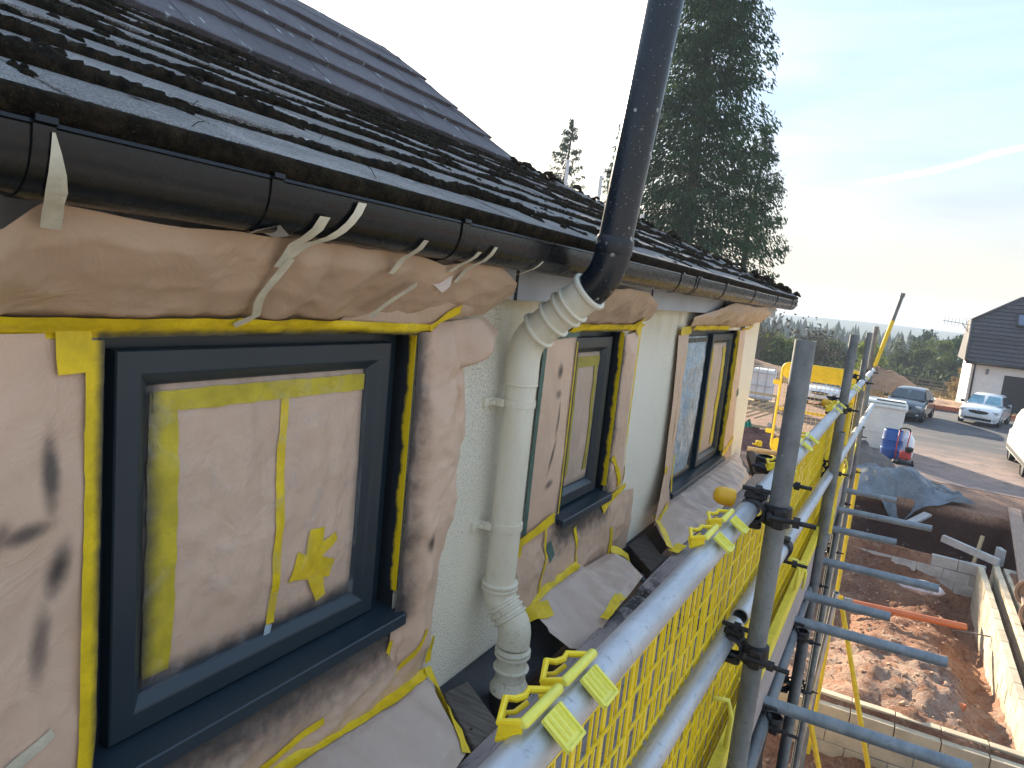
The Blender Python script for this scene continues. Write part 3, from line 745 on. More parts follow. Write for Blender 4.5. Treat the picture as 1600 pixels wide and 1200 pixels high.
# windows --------------------------------------------------------------------
def ring_loft(b, y0, y1, z0, z1, prof):
    rings = []
    for ins, x in prof: rings.append([(x, y0 + ins, z0 + ins), (x, y1 - ins, z0 + ins), (x, y1 - ins, z1 - ins), (x, y0 + ins, z1 - ins)])
    b.loft(rings, True)
SASH = [(0, -.06), (0, -.027), (.003, -.024), (.046, -.024), (.050, -.0255), (.069, -.043), (.072, -.047), (.076, -.056)]
def pane(parent, y0, y1, z0, z1, mat, x=-.058):
    b = MB(); b.box((x - .02, y0, z0), (x, y1, z1)); return b.build('pane', mat, parent)
def window(rect, sashes, mull=(), fixed=()):
    y0, y1, z0, z1 = rect
    b = MB(); ring_loft(b, y0 + .002, y1 - .002, z0 + .002, z1 - .002, [(0, -.13), (0, -.062), (.003, -.059), (.046, -.059), (.05, -.063), (.05, -.13)])
    for a, c in mull: b.box((-.13, a, z0 + .03), (-.0585, c, z1 - .03))
    fr = b.build('window', M['paint'], house)
    for (a, c, e_, f_) in sashes:
        b = MB(); ring_loft(b, a, c, e_, f_, SASH); s_ = b.build('sash', M['paint'], fr); s_['label'] = 'anthracite grey opening sash'
        pane(s_, a + .07, c - .07, e_ + .07, f_ - .07, M['glass_back'])
    for (a, c, e_, f_) in fixed:
        b = MB(); ring_loft(b, a, c, e_, f_, [(0, -.06), (0, -.05), (.016, -.056), (.018, -.075)]); s_ = b.build('glazing_bead', M['paint'], fr)
        pane(s_, a + .015, c - .015, e_ + .015, f_ - .015, M['glass_back'], -.068)
    # cill: sloping top with a nosing that stands past the wall face
    b = MB(); pr = [(-.10, z0 + .004), (-.058, z0 + .019), (.043, z0 + .004), (.046, z0 + .001), (.046, z0 - .030), (.034, z0 - .030), (.034, z0 - .018), (-.10, z0 - .018)]
    b.loft([[(x, y, z) for x, z in pr] for y in (y0 + .003, y1 - .003)], True, True)
    b.loft([[(x, y, z) for x, z in [(.003, z0 + .009)] + pr[2:7] + [(.003, z0 - .018)]] for y in (y0 - .012, y0 + .003)], True, True)
    b.loft([[(x, y, z) for x, z in [(.003, z0 + .009)] + pr[2:7] + [(.003, z0 - .018)]] for y in (y1 - .003, y1 + .012)], True, True)
    b.build('sill', M['paint'], fr)
    # sprayed lining of the opening
    b = MB(); b.box((-.062, y1 - .003, z0), (-.001, y1 - .0005, z1)); b.box((-.062, y0 + .0005, z0), (-.001, y0 + .003, z1)); b.box((-.062, y0 + .003, z1 - .003), (-.001, y1 - .003, z1 - .0005))
    b.build('reveal', M['reveal_dark'], fr)
    return fr
win1 = window(W1, [(.705, 1.470, 3.422, 4.215)])
win2 = window(W2, [(2.690, 3.125, 3.436, 4.212)])
win3 = window(W3, [(5.14, 5.815, 3.175, 4.205)], mull=((5.06, 5.16),), fixed=((4.42, 5.06, 3.195, 4.19),))
# ------------------------------------------------------------------ soil pipe
PY = 2.05
pipe = thing('soil_pipe', 'cream and black soil vent pipe bending out past the gutter', 'pipe', (.16, PY, 2.9))
def arc(p0, d0, p1, d1, n=8):
    """cubic from p0 along d0 to p1 arriving along d1"""
    p0, d0, p1, d1 = map(Vector, (p0, d0, p1, d1)); k = (p1 - p0).length * .4
    a, b = p0 + d0.normalized() * k, p1 - d1.normalized() * k
    return [p0 * (1-t)**3 + a * 3*t*(1-t)**2 + b * 3*t*t*(1-t) + p1 * t**3 for t in (i / n for i in range(n + 1))]
def V(x, z): return Vector((x, PY, z))
def pp(name, path, r, mat, **k):
    b = MB(); b.tube(path, r, 28, up_=(0, 1, 0)); return b.build(name, mat, pipe, smooth=True, auto=40)
def collar(p, d_, L, r, mat, nm='socket_rim'):
    d_ = Vector(d_).normalized(); p = Vector(p)
    b = MB(); b.tube([p, p + d_ * L * .2, p + d_ * L * .8, p + d_ * L], [r - .003, r, r, r - .003], 28, up_=(0, 1, 0)); return b.build(nm, mat, pipe, smooth=True, auto=40)
dg = Vector((.198, 0, .172)).normalized()
pp('upright', [V(.077, 3.33), V(.080, 4.10)], .055, M['cream'])
e0, e1 = V(.080, 4.10), V(.080, 4.10) + Vector((.028, 0, .085))
up1 = V(.080, 4.07); bend_end = V(.125, 4.262)
pp('bend', arc(up1, (0, 0, 1), bend_end, dg), .0585, M['cream'])
tip = bend_end + dg * .232
pp('coupling', [bend_end - dg * .01, tip], .0605, M['cream'])
for t_, l_ in ((-.004, .012), (.065, .010), (.118, .012), (.150, .008), (.218, .016)): collar(bend_end + dg * t_, dg, l_, .0705, M['cream'])
collar(V(.080, 4.066), (0, 0, 1), .01, .0595, M['cream'])
lean = Vector((.071, 0, .74)).normalized()
be0 = tip - dg * .02; be1 = V(.362, 4.545)
pp('black_bend', arc(be0, dg, be1, lean, 10), .0575, M['black'])
pp('vent_pipe', [be1 - lean * .01, be1 + lean * 1.35], .0545, M['black'])
collar(be1 - lean * .012, lean, .055, .0605, M['black'])
# lower offset
dl = Vector((.66, 0, -.75)).normalized(); k0 = V(.077, 3.345); k1 = V(.096, 3.268); k2 = V(.140, 3.218); k3 = V(.158, 3.13)
pp('lower_bend', arc(k0, (0, 0, -1), k1, dl, 6) , .0595, M['cream'])
pp('lower_bend', [k1 - dl * .012, k2 + dl * .006], .0585, M['cream'])
pp('lower_bend', arc(k2, dl, k3, (0, 0, -1), 6), .0595, M['cream'])
for t_ in (.004, .026, .050): collar(k1 + dl * t_, dl, .011, .066, M['cream'])
pp('spigot', [V(.158, 3.12), V(.160, 2.975)], .055, M['cream'])
for z in (3.335, 3.318): collar(V(.077, z), (0, 0, 1), .012, .067, M['cream'])
for z in (3.088, 3.104, 3.035): collar(V(.159, z), (0, 0, 1), .009, .0655, M['cream'])
b = MB(); b.lathe([(.060, .0), (.072, .006), (.073, .018), (.062, .034), (.0565, .05)], V(.160, 2.945), seg=28); b.build('flange', M['cream'], pipe, smooth=True, auto=40)
b = MB(); b.lathe([(.062, .0), (.064, .09), (.066, .10), (.069, .10), (.067, .0)], V(.160, 2.845), seg=28); b.build('drain_socket', M['trim'], pipe, smooth=True, auto=40)
for z in (4.005, 3.56):
    b = MB(); b.lathe([(.0555, -.013), (.0595, -.012), (.0595, .012), (.0555, .013)], V(.079, z), seg=28)
    b.obox((.028, PY - .062, z), (.05, .012, .026)); b.obox((.006, PY - .088, z), (.012, .055, .03)); b.obox((.02, PY - .085, z), (.02, .012, .012))
    b.build('pipe_clip', M['cream'], pipe, smooth=True, auto=40)

# ------------------------------------------------------------------ masking paper and tape
def resample(P, n):
    P = [Vector(p) for p in P]; L = [0]
    for a, b in zip(P, P[1:]): L.append(L[-1] + (b - a).length)
    out_ = []; k = 0
    for i in range(n):
        t = L[-1] * i / (n - 1)
        while k < len(P) - 2 and L[k+1] < t: k += 1
        f = (t - L[k]) / max(1e-9, L[k+1] - L[k]); out_.append(P[k].lerp(P[k+1], min(1, f)))
    return out_
def crumple(u, v, sd_, fold=(1, 1)):
    """creased paper: sharp ridges of several sizes"""
    a = 0
    for k, (f, w_) in enumerate(((3.2, 1.0), (6.5, .5), (13, .22))):
        a += w_ * (1 - 2.2 * abs(noise.noise(Vector((u * f * fold[0], v * f * fold[1], sd_ + 7 * k)))))
    return a
def sheet(name, P, Q, nu, nv, mat, parent, amp=.006, sd_=1.0, bulge=0.0, nrm=(1, 0, 0), minx=.0045, fold=(1, 1), edge=.35, drape=0.0, tent=False):
    P = resample(P, nu); Q = resample(Q, nu); b = MB(); n_ = Vector(nrm).normalized(); rows = []
    for j in range(nv):
        v = j / (nv - 1); row = []
        for i in range(nu):
            u = i / (nu - 1); p = P[i].lerp(Q[i], v)
            ed = min(1, edge + 4 * min(v, 1 - v)) * min(1, edge + 6 * min(u, 1 - u))
            dsp = bulge * ((min(v / .62, (1 - v) / .38) ** .85) if tent else math.sin(math.pi * v) * (.6 + .4 * math.sin(math.pi * u))) + amp * (crumple(p.y * 1.6, p.z * 1.6 + p.x, sd_, fold) + .2) * ed
            dsp += drape * ed * abs(noise.noise(Vector((p.y * 7.5, p.z * 1.3 + p.y * 1.5, sd_)))) * 2
            p = p + n_ * dsp
            if minx is not None and p.x < minx: p.x = minx
            row.append(p)
        rows.append(row)
    if parent.name not in SHEETS: SHEETS[parent.name] = []
    SHEETS[parent.name].append(np.array([tuple(p) for r_ in rows for p in r_]))
    b.loft(rows, False); return b.build(name, mat, parent, smooth=True)
SHEETS = {}
def tape(P, wd, mat, parent, nrm=(1, 0, 0), n=None, lift=.0016, wav=.0008, taper=None, side=None, follow=True):
    Lg = sum((Vector(b) - Vector(a)).length for a, b in zip(P, P[1:])); n = n or max(6, int(Lg / .02))
    P = resample(P, n); b = MB(); rows = []; n_ = Vector(nrm).normalized()
    for i, p in enumerate(P):
        t = (P[min(i+1, n-1)] - P[max(i-1, 0)]).normalized(); s_ = Vector(side) if side else n_.cross(t).normalized()
        wv = wd * (1 + .13 * noise.noise(Vector((i * .7, p.y * 9, p.z * 9)))) * (taper(i / (n - 1)) if taper else 1)
        row = []
        for k in range(5):
            q_ = p + s_ * (wv * (k / 4 - .5)); h_ = lift
            if follow and parent.name in SHEETS:      # lie on the paper wherever there is paper under the strip
                for S_ in SHEETS[parent.name]:
                    df = S_ - np.array(q_); al = df @ np.array(n_); pr = (df * df).sum(1) - al * al; w_ = np.argsort(pr)[:6]
                    if pr[w_[0]] < .02 ** 2 and abs(al[w_[0]]) < .08: h_ = max(h_, float(al[w_].max()) + .0018)
            row.append(q_ + n_ * (h_ + wav * (1 + noise.noise(Vector((i * .9, k * .8, p.z * 5))))))
        rows.append(row)
    b.loft(rows, False); return b.build('tape_strip', mat, parent, smooth=True)

# --- first window
A = thing('masking_paper', 'wide brown masking paper hung from the gutter over the nearest window', 'masking paper', (.02, .95, 4.28))
sheet('sheet', [(.012, -.3, 4.280), (.012, .2, 4.28), (.012, .507, 4.280), (.012, .930, 4.284), (.012, 1.245, 4.279), (.014, 1.495, 4.274), (.060, 1.62, 4.30), (.085, 1.752, 4.311), (.10, 1.86, 4.365)],
      [(.17, -.35, 4.30), (.17, .25, 4.33), (.17, .440, 4.412), (.17, .493, 4.455), (.17, .702, 4.446), (.17, .993, 4.456), (.172, 1.30, 4.456), (.175, 1.405, 4.440), (.178, 1.58, 4.468), (.178, 1.64, 4.472), (.165, 1.80, 4.415)], 150, 40, M['paperA'], A, .010, 3.1, .007, (.7, 0, -.7), fold=(.8, 1.0), drape=.018)
b = MB(); b.loft([[(.128, 1.34, 4.425), (.140, 1.40, 4.44), (.155, 1.475, 4.462)], [(.150, 1.385, 4.395), (.158, 1.425, 4.41), (.166, 1.47, 4.43)], [(.165, 1.425, 4.368), (.168, 1.435, 4.375), (.170, 1.45, 4.385)]], False)
o = b.build('folded_corner', M['paperE'], A, smooth=True); o['label'] = 'pale turned-over corner of the paper'
sheet('loose_flap', [(.035, 1.20, 4.283), (.07, 1.40, 4.375), (.10, 1.55, 4.445)], [(.045, 1.44, 4.268), (.085, 1.64, 4.30), (.13, 1.86, 4.39)], 40, 20, M['paperA'], A, .012, 8.4, .01, (.8, 0, -.5))
tape([(.010, -.3, 4.262), (.010, .66, 4.262), (.010, 1.0, 4.264), (.011, 1.3, 4.262), (.012, 1.53, 4.258)], .037, M['tape1'], A, lift=.003)
tape([(.03, 1.50, 4.262), (.035, 1.545, 4.30), (.05, 1.59, 4.325)], .03, M['tape'], A, lift=.006)
def gtape(y, dy, zend, wd, mat='tape_beige', ztop=4.535, pointed=False):
    """strip from the gutter face down on to the paper"""
    a = math.asin(max(-1, min(1, (4.536 - ztop) / .09))); pts = []
    for k in range(7):
        f = k / 6; an = a + (1.25 - a) * f; pts.append((.192 + .0605 * math.cos(an), y + dy * f * .6, 4.536 - .0885 * math.sin(an) ** .85))
    pts.append((.194, y + dy * .8, 4.440)); pts.append((.186 - (4.44 - zend) * .55, y + dy, zend))
    tape(pts, wd, M[mat], A, nrm=(.75, 0, -.5), lift=.004, side=(0, 1, 0), taper=(lambda t: .15 + .85 * min(1, t * 2.5)) if pointed else None)
gtape(.462, .035, 4.418, .026, pointed=True)
gtape(.925, -.025, 4.395, .026, ztop=4.50)
gtape(1.015, -.11, 4.41, .024)
tape([(.165, .915, 4.425), (.10, .90, 4.345), (.055, .93, 4.305), (.03, .90, 4.283)], .020, M['tape_beige'], A, nrm=(.7, 0, -.7), lift=.02)
gtape(1.235, -.02, 4.405, .02, ztop=4.49)
gtape(1.46, -.03, 4.425, .018, ztop=4.485)
gtape(1.525, -.05, 4.40, .018, ztop=4.505)
gtape(1.80, -.06, 4.44, .012, ztop=4.49)
tape([(.135, 1.33, 4.405), (.10, 1.26, 4.35), (.075, 1.235, 4.315)], .022, M['tape_beige'], A, nrm=(.7, 0, -.7), lift=.03)
b = MB(); b.loft([[(.19, .80, 4.443), (.19, .83, 4.452), (.19, .865, 4.445)], [(.225, .795, 4.452), (.232, .84, 4.466), (.222, .87, 4.45)]], False); b.build('foil_clip', M['galv'], A, smooth=True)

Bp = thing('masking_paper', 'brown masking paper left of the nearest window with dark blue spray bursts', 'masking paper', (.01, .5, 3.2))
sheet('sheet', [(.006, -.3, 3.05), (.006, .655, 3.05)], [(.006, -.3, 4.252), (.006, .655, 4.252)], 80, 100, M['paperB'], Bp, .011, 12.3, .004, fold=(1.4, .8), drape=.018)
tape([(.006, .645, 4.24), (.006, .643, 3.9), (.006, .640, 3.5), (.006, .62, 3.30)], .030, M['tape1'], Bp, lift=.013)
tape([(.006, .618, 3.36), (.006, .60, 3.28), (.006, .58, 3.15)], .05, M['tape'], Bp, lift=.014)
tape([(.006, .608, 4.262), (.006, .612, 4.185)], .055, M['tape1'], Bp, lift=.015)
tape([(.006, .40, 3.47), (.006, .50, 3.52), (.006, .575, 3.555)], .022, M['tape_beige'], Bp, lift=.018)

Cp = thing('masking_paper', 'creased brown masking paper right of the nearest window beside the cream pipe', 'masking paper', (.01, 1.6, 3.15))
sheet('sheet', [(.007, 1.535, 4.27), (.007, 1.535, 4.06), (.007, 1.535, 3.84), (.007, 1.535, 3.61), (.007, 1.525, 3.43), (.007, 1.50, 3.30), (.007, 1.455, 3.152)],
      [(.055, 1.80, 4.30), (.075, 1.86, 4.255), (.055, 1.815, 4.185), (.015, 1.745, 4.151), (.012, 1.798, 3.995), (.012, 1.811, 3.908), (.012, 1.774, 3.825), (.010, 1.760, 3.725), (.010, 1.721, 3.562), (.010, 1.718, 3.433), (.010, 1.718, 3.232), (.010, 1.700, 3.14)], 140, 40, M['paperC'], Cp, .016, 21.7, .006, fold=(1.0, .8), drape=.042)
b = MB(); b.box((-.034, W1[1] - .0055, 3.47), (.0125, W1[1] - .0032, W1[3] - .004)); b.build('reveal_tape', M['tape_reveal'], Cp)
tape([(.02, 1.62, 3.335), (.02, 1.545, 3.21), (.02, 1.50, 3.14)], .014, M['tape'], Cp, lift=.008)
tape([(.016, 1.718, 3.25), (.016, 1.715, 3.16)], .03, M['tape'], Cp, lift=.006)
tape([(.012, 1.50, 3.33), (.012, 1.49, 3.19)], .014, M['tape'], Cp, lift=.008)

Dp = thing('masking_paper', 'grey oversprayed brown masking paper below the nearest sill', 'masking paper', (.01, 1.1, 3.1))
sheet('sheet', [(.006, .45, 3.36), (.006, 1.03, 3.366), (.006, 1.515, 3.362)], [(.010, .45, 3.05), (.012, 1.0, 3.08), (.012, 1.40, 3.11), (.012, 1.70, 3.11)], 90, 40, M['paperD'], Dp, .014, 31.9, .006, fold=(.6, 1.3))
tape([(.012, .95, 3.185), (.012, 1.10, 3.20), (.012, 1.24, 3.215)], .022, M['tape'], Dp, lift=.014)
Ep = thing('masking_paper', 'pale masking paper apron taped along the wall foot below the nearest window', 'masking paper', (.15, 1.3, 3.03))
sheet('sheet', [(.012, .8, 3.16), (.012, 1.163, 3.149), (.012, 1.403, 3.128), (.012, 1.576, 3.122), (.014, 1.705, 3.125)], [(.40, .6, 3.028), (.36, 1.1, 3.03), (.32, 1.35, 3.035), (.285, 1.567, 3.035)], 90, 50, M['paperE'], Ep, .014, 41.2, .004, (.5, 0, .85), fold=(.7, .8), drape=.018)
tape([(.016, .8, 3.162), (.016, 1.163, 3.151), (.016, 1.403, 3.130), (.016, 1.576, 3.124), (.018, 1.705, 3.127)], .030, M['tape'], Ep, nrm=(.8, 0, .6), lift=.009)
tape([(.018, 1.712, 3.135), (.10, 1.690, 3.055), (.18, 1.635, 3.04), (.284, 1.565, 3.035)], .030, M['tape'], Ep, nrm=(.5, 0, .85), lift=.012)

F = thing('masking_paper', 'creased brown paper masking the glass of the nearest window', 'masking paper', (-.052, 1.09, 3.5))
def pane_sheet(y0, y1, z0, z1, mat, parent, sd_, amp=.004, nu=60, nv=70): return sheet('sheet', [(-.054, y0, z0), (-.054, y1, z0)], [(-.054, y0, z1), (-.054, y1, z1)], nu, nv, mat, parent, amp * .75, sd_, .002, minx=-.0565, fold=(1.5, .9), edge=.1, drape=.013)
pane_sheet(.776, 1.400, 3.492, 4.145, M['paperF'], F, 51.3, .011, 80, 100)
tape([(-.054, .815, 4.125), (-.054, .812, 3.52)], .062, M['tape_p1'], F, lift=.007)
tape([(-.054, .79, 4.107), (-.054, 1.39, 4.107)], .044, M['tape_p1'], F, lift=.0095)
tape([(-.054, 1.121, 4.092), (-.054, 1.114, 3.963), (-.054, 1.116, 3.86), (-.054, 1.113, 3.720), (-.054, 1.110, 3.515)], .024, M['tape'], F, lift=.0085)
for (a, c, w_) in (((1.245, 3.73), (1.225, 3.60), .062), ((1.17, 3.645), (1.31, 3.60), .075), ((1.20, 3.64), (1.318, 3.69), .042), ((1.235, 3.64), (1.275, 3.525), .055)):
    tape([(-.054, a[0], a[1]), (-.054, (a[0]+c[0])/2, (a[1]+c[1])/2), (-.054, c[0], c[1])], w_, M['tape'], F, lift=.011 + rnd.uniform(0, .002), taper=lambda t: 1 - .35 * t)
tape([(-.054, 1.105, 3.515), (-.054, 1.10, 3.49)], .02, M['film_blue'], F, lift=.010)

o = sheet('film', [(-.040, .778, 3.495), (-.040, 1.398, 3.495)], [(-.040, .778, 4.142), (-.040, 1.398, 4.142)], 90, 100, M['film'], F, .006, 171.0, .003, minx=-.044, fold=(1.8, .9), edge=.1, drape=.010); o['label'] = 'clear polythene film over the paper'
# --- second window
L2 = thing('masking_paper', 'brown masking paper with dark sprayed marks between the cream pipe and second window', 'masking paper', (.01, 2.45, 3.4))
sheet('sheet', [(.006, 2.34, 3.42), (.006, 2.635, 3.43)], [(.006, 2.34, 4.205), (.006, 2.635, 4.232)], 36, 60, M['paper2L'], L2, .005, 61.1, .004, fold=(1.6, .8))
tape([(.006, 2.335, 4.21), (.006, 2.325, 3.79), (.006, 2.325, 3.41)], .032, M['tape_green'], L2, lift=.009)
tape([(.006, 2.33, 4.232), (.006, 2.63, 4.245)], .045, M['tape_green'], L2, lift=.011)
tape([(.006, 2.624, 4.2), (.006, 2.622, 3.44)], .014, M['tape2'], L2, lift=.012)
K2 = thing('masking_paper', 'oversprayed brown masking paper with yellow tape below the second window', 'masking paper', (.01, 2.9, 3.0))
sheet('sheet', [(.006, 2.28, 3.42), (.006, 2.62, 3.43), (.006, 2.645, 3.385), (.006, 3.17, 3.385), (.006, 3.22, 3.37), (.008, 3.46, 3.36), (.010, 3.62, 3.345)], [(.012, 2.30, 3.03), (.012, 2.50, 3.05), (.012, 2.70, 3.04), (.012, 2.895, 3.05), (.012, 3.2, 3.02), (.012, 3.45, 3.0), (.012, 3.62, 2.995)], 110, 44, M['paper2'], K2, .014, 71.5, .006, fold=(1.1, .9))
tape([(.012, 2.27, 3.405), (.012, 2.40, 3.418), (.012, 2.575, 3.441)], .045, M['tape'], K2, lift=.012, taper=lambda t: .8 + .3 * t)
tape([(.012, 2.285, 3.40), (.012, 2.275, 3.35)], .03, M['tape'], K2, lift=.014)
tape([(.012, 2.50, 3.41), (.012, 2.515, 3.27), (.012, 2.49, 3.11)], .018, M['tape'], K2, lift=.014)
tape([(.012, 2.80, 3.335), (.012, 2.825, 3.23), (.012, 2.86, 3.125)], .026, M['tape'], K2, lift=.016)
tape([(.012, 3.12, 3.345), (.012, 3.25, 3.375), (.012, 3.44, 3.405)], .05, M['tape'], K2, lift=.014, taper=lambda t: 1.1 - .5 * t)
tape([(.012, 3.28, 3.21), (.012, 3.29, 3.06)], .028, M['tape'], K2, lift=.016)
tape([(.012, 2.54, 3.33), (.012, 2.58, 3.25)], .05, M['tape_green'], K2, lift=.013)
Q2 = thing('masking_paper', 'curling pale paper apron between the second window and the scaffold boards', 'masking paper', (.15, 2.8, 3.0))
sheet('sheet', [(.02, 2.40, 3.085), (.022, 2.541, 3.115), (.025, 2.851, 3.135), (.028, 2.97, 3.08), (.03, 3.25, 3.06), (.04, 3.42, 3.02)],
      [(.15, 2.37, 3.035), (.22, 2.43, 2.965), (.262, 2.52, 2.93), (.29, 2.70, 3.035), (.285, 2.90, 3.04), (.255, 3.20, 3.03)], 90, 50, M['paperE'], Q2, .032, 81.9, .004, (.55, 0, .83), minx=None, fold=(.9, .9))
tape([(.022, 2.40, 3.088), (.024, 2.541, 3.118), (.027, 2.851, 3.138)], .032, M['tape'], Q2, nrm=(.8, 0, .6), lift=.012)
tape([(.022, 2.36, 3.06), (.06, 2.41, 3.07), (.09, 2.47, 3.08)], .07, M['tape'], Q2, nrm=(.7, 0, .7), lift=.016)
tape([(.285, 2.62, 3.04), (.285, 2.74, 3.042), (.28, 2.86, 3.045)], .035, M['tape'], Q2, nrm=(0, 0, 1), lift=.006)
tape([(.03, 3.30, 3.07), (.07, 3.36, 3.045), (.10, 3.42, 3.0)], .07, M['tape'], Q2, nrm=(.7, 0, .7), lift=.012)
R2 = thing('masking_paper', 'narrow brown paper strip right of the second window edged with yellow tape', 'masking paper', (.01, 3.28, 3.4))
sheet('sheet', [(.006, 3.185, 4.22), (.006, 3.185, 3.42)], [(.008, 3.39, 4.25), (.008, 3.38, 3.89), (.008, 3.38, 3.62), (.008, 3.40, 3.37)], 70, 28, M['paper2'], R2, .008, 91.5, .004, fold=(2.0, .7), drape=.02)
tape([(.008, 3.385, 4.26), (.008, 3.378, 3.89), (.008, 3.378, 3.60), (.008, 3.39, 3.37)], .022, M['tape'], R2, lift=.012)
tape([(.006, 3.20, 3.60), (.006, 3.28, 3.52), (.006, 3.33, 3.42)], .03, M['tape'], R2, lift=.014)
b = MB(); b.box((-.034, W2[1] - .0055, 3.45), (.0125, W2[1] - .0032, W2[3] - .004)); b.build('reveal_tape', M['tape_reveal'], R2)
S2 = thing('masking_paper', 'brown paper strip under the eaves above the second window', 'masking paper', (.05, 2.95, 4.28))
sheet('sheet', [(.008, 2.45, 4.265), (.008, 2.65, 4.265), (.008, 3.25, 4.27), (.012, 3.50, 4.30)], [(.10, 2.35, 4.40), (.16, 2.75, 4.448), (.16, 3.03, 4.44), (.125, 3.30, 4.385)], 60, 24, M['paperT'], S2, .010, 17.2, .008, (.7, 0, -.7), drape=.01)
tape([(.008, 2.52, 4.258), (.008, 2.9, 4.260), (.008, 3.42, 4.262)], .036, M['tape2'], S2, lift=.005)
tape([(.02, 3.24, 4.30), (.02, 3.36, 4.245)], .06, M['tape'], S2, lift=.008)
F2 = thing('masking_paper', 'brown paper and yellow tape masking the glass of the second window', 'masking paper', (-.052, 2.9, 3.5))
pane_sheet(2.763, 3.052, 3.508, 4.140, M['paperF2'], F2, 101.3, .005, 36, 60)
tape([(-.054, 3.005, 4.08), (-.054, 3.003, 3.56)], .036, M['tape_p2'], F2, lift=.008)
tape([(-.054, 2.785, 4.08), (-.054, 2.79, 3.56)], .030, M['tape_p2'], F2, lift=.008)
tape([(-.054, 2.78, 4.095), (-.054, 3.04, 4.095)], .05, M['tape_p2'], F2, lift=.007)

# --- third window
L3 = thing('masking_paper', 'brown paper strip peeling from the wall left of the far window', 'masking paper', (.01, 4.2, 3.1))
sheet('sheet', [(.02, 4.08, 4.215), (.03, 4.105, 3.82), (.035, 4.10, 3.50), (.05, 4.06, 3.36), (.08, 3.93, 3.22), (.10, 3.82, 3.09)], [(.006, 4.36, 4.215), (.006, 4.36, 3.82), (.006, 4.35, 3.48), (.008, 4.36, 3.20), (.010, 4.45, 3.10), (.06, 4.38, 3.04)], 80, 24, M['paper3'], L3, .006, 111.8, .008, fold=(1.5, .8))
tape([(.006, 4.36, 3.42), (.008, 4.355, 3.28), (.012, 4.38, 3.16)], .03, M['tape'], L3, lift=.013)
tape([(.02, 4.09, 4.238), (.010, 4.35, 4.244)], .05, M['tape3'], L3, lift=.010)
tape([(.05, 4.07, 3.40), (.05, 4.05, 3.36)], .05, M['tape'], L3, lift=.012)
tape([(.08, 3.90, 3.10), (.07, 4.05, 3.115), (.05, 4.20, 3.125)], .05, M['tape'], L3, lift=.012)
S3 = thing('masking_paper', 'crumpled brown paper under the eaves above the far window', 'masking paper', (.05, 5.4, 4.28))
sheet('sheet', [(.008, 4.30, 4.262), (.008, 5.15, 4.262), (.008, 5.95, 4.268), (.012, 6.5, 4.31)], [(.05, 4.25, 4.33), (.14, 4.95, 4.452), (.16, 5.3, 4.448), (.15, 5.65, 4.44), (.17, 5.95, 4.452), (.12, 6.60, 4.40)], 80, 24, M['paperT'], S3, .020, 121.4, .014, (.7, 0, -.7), fold=(.9, .9))
tape([(.008, 4.34, 4.256), (.008, 4.8, 4.258), (.008, 5.25, 4.258)], .036, M['tape3'], S3, lift=.010)
tape([(.008, 5.93, 4.26), (.008, 6.12, 4.262)], .05, M['tape'], S3, lift=.006)
R3 = thing('masking_paper', 'warm brown paper right of the far window at the house corner', 'masking paper', (.01, 6.0, 3.2))
sheet('sheet', [(.006, 5.862, 4.23), (.006, 5.862, 3.16), (.006, 5.87, 3.06)], [(.006, 6.12, 4.25), (.006, 6.18, 3.6), (.006, 6.30, 3.06)], 60, 22, M['paper3'], R3, .007, 131.4, .008, fold=(1.8, .8))
tape([(.006, 5.875, 4.22), (.006, 5.873, 3.18)], .022, M['tape3'], R3, lift=.011)
tape([(.006, 5.84, 3.16), (.006, 6.02, 3.21), (.006, 6.22, 3.27)], .05, M['tape'], R3, lift=.013)
tape([(.006, 6.09, 3.72), (.006, 6.10, 3.66)], .07, M['tape_green'], R3, lift=.013)
b = MB(); b.box((-.034, W3[1] - .0055, 3.2), (.0125, W3[1] - .0032, W3[3] - .004)); b.build('reveal_tape', M['tape_reveal'], R3)
Q3 = thing('masking_paper', 'pale crumpled paper apron below the far window resting on the boards', 'masking paper', (.15, 5, 3.03))
sheet('sheet', [(.012, 4.00, 3.09), (.014, 4.35, 3.10), (.035, 4.60, 3.105), (.035, 5.15, 3.11), (.035, 5.85, 3.11), (.012, 6.55, 3.06)], [(.27, 3.62, 3.03), (.29, 3.85, 3.035), (.30, 4.3, 3.035), (.30, 4.8, 3.035), (.30, 5.3, 3.035), (.28, 5.75, 3.035)], 110, 44, M['paperE'], Q3, .034, 141.2, .0, (.5, 0, .85), fold=(.8, .9))
tape([(.26, 3.62, 3.05), (.15, 3.80, 3.09), (.05, 3.95, 3.10)], .05, M['tape'], Q3, nrm=(.5, 0, .85), lift=.014)
tape([(.29, 3.60, 3.04), (.30, 3.74, 3.045)], .06, M['tape'], Q3, nrm=(0, 0, 1), lift=.012)
F3 = thing('plastic_sheet', 'bluish crumpled plastic sheet over the left pane of the far window', 'plastic sheet', (-.05, 4.7, 3.2))
sheet('sheet', [(-.05, 4.40, 3.21), (-.05, 4.98, 3.21)], [(-.05, 4.38, 4.19), (-.05, 5.05, 4.19)], 50, 70, M['film_blue'], F3, .016, 151.2, .012, minx=-.056, fold=(1.6, .9), edge=.3)
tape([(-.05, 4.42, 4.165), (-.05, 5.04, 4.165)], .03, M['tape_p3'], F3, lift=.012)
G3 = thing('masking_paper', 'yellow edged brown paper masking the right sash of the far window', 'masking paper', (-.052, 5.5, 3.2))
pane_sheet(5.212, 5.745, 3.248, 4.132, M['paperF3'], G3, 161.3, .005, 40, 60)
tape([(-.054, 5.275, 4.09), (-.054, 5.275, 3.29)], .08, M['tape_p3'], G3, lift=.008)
tape([(-.054, 5.66, 4.09), (-.054, 5.66, 3.29)], .10, M['tape_p3'], G3, lift=.008)
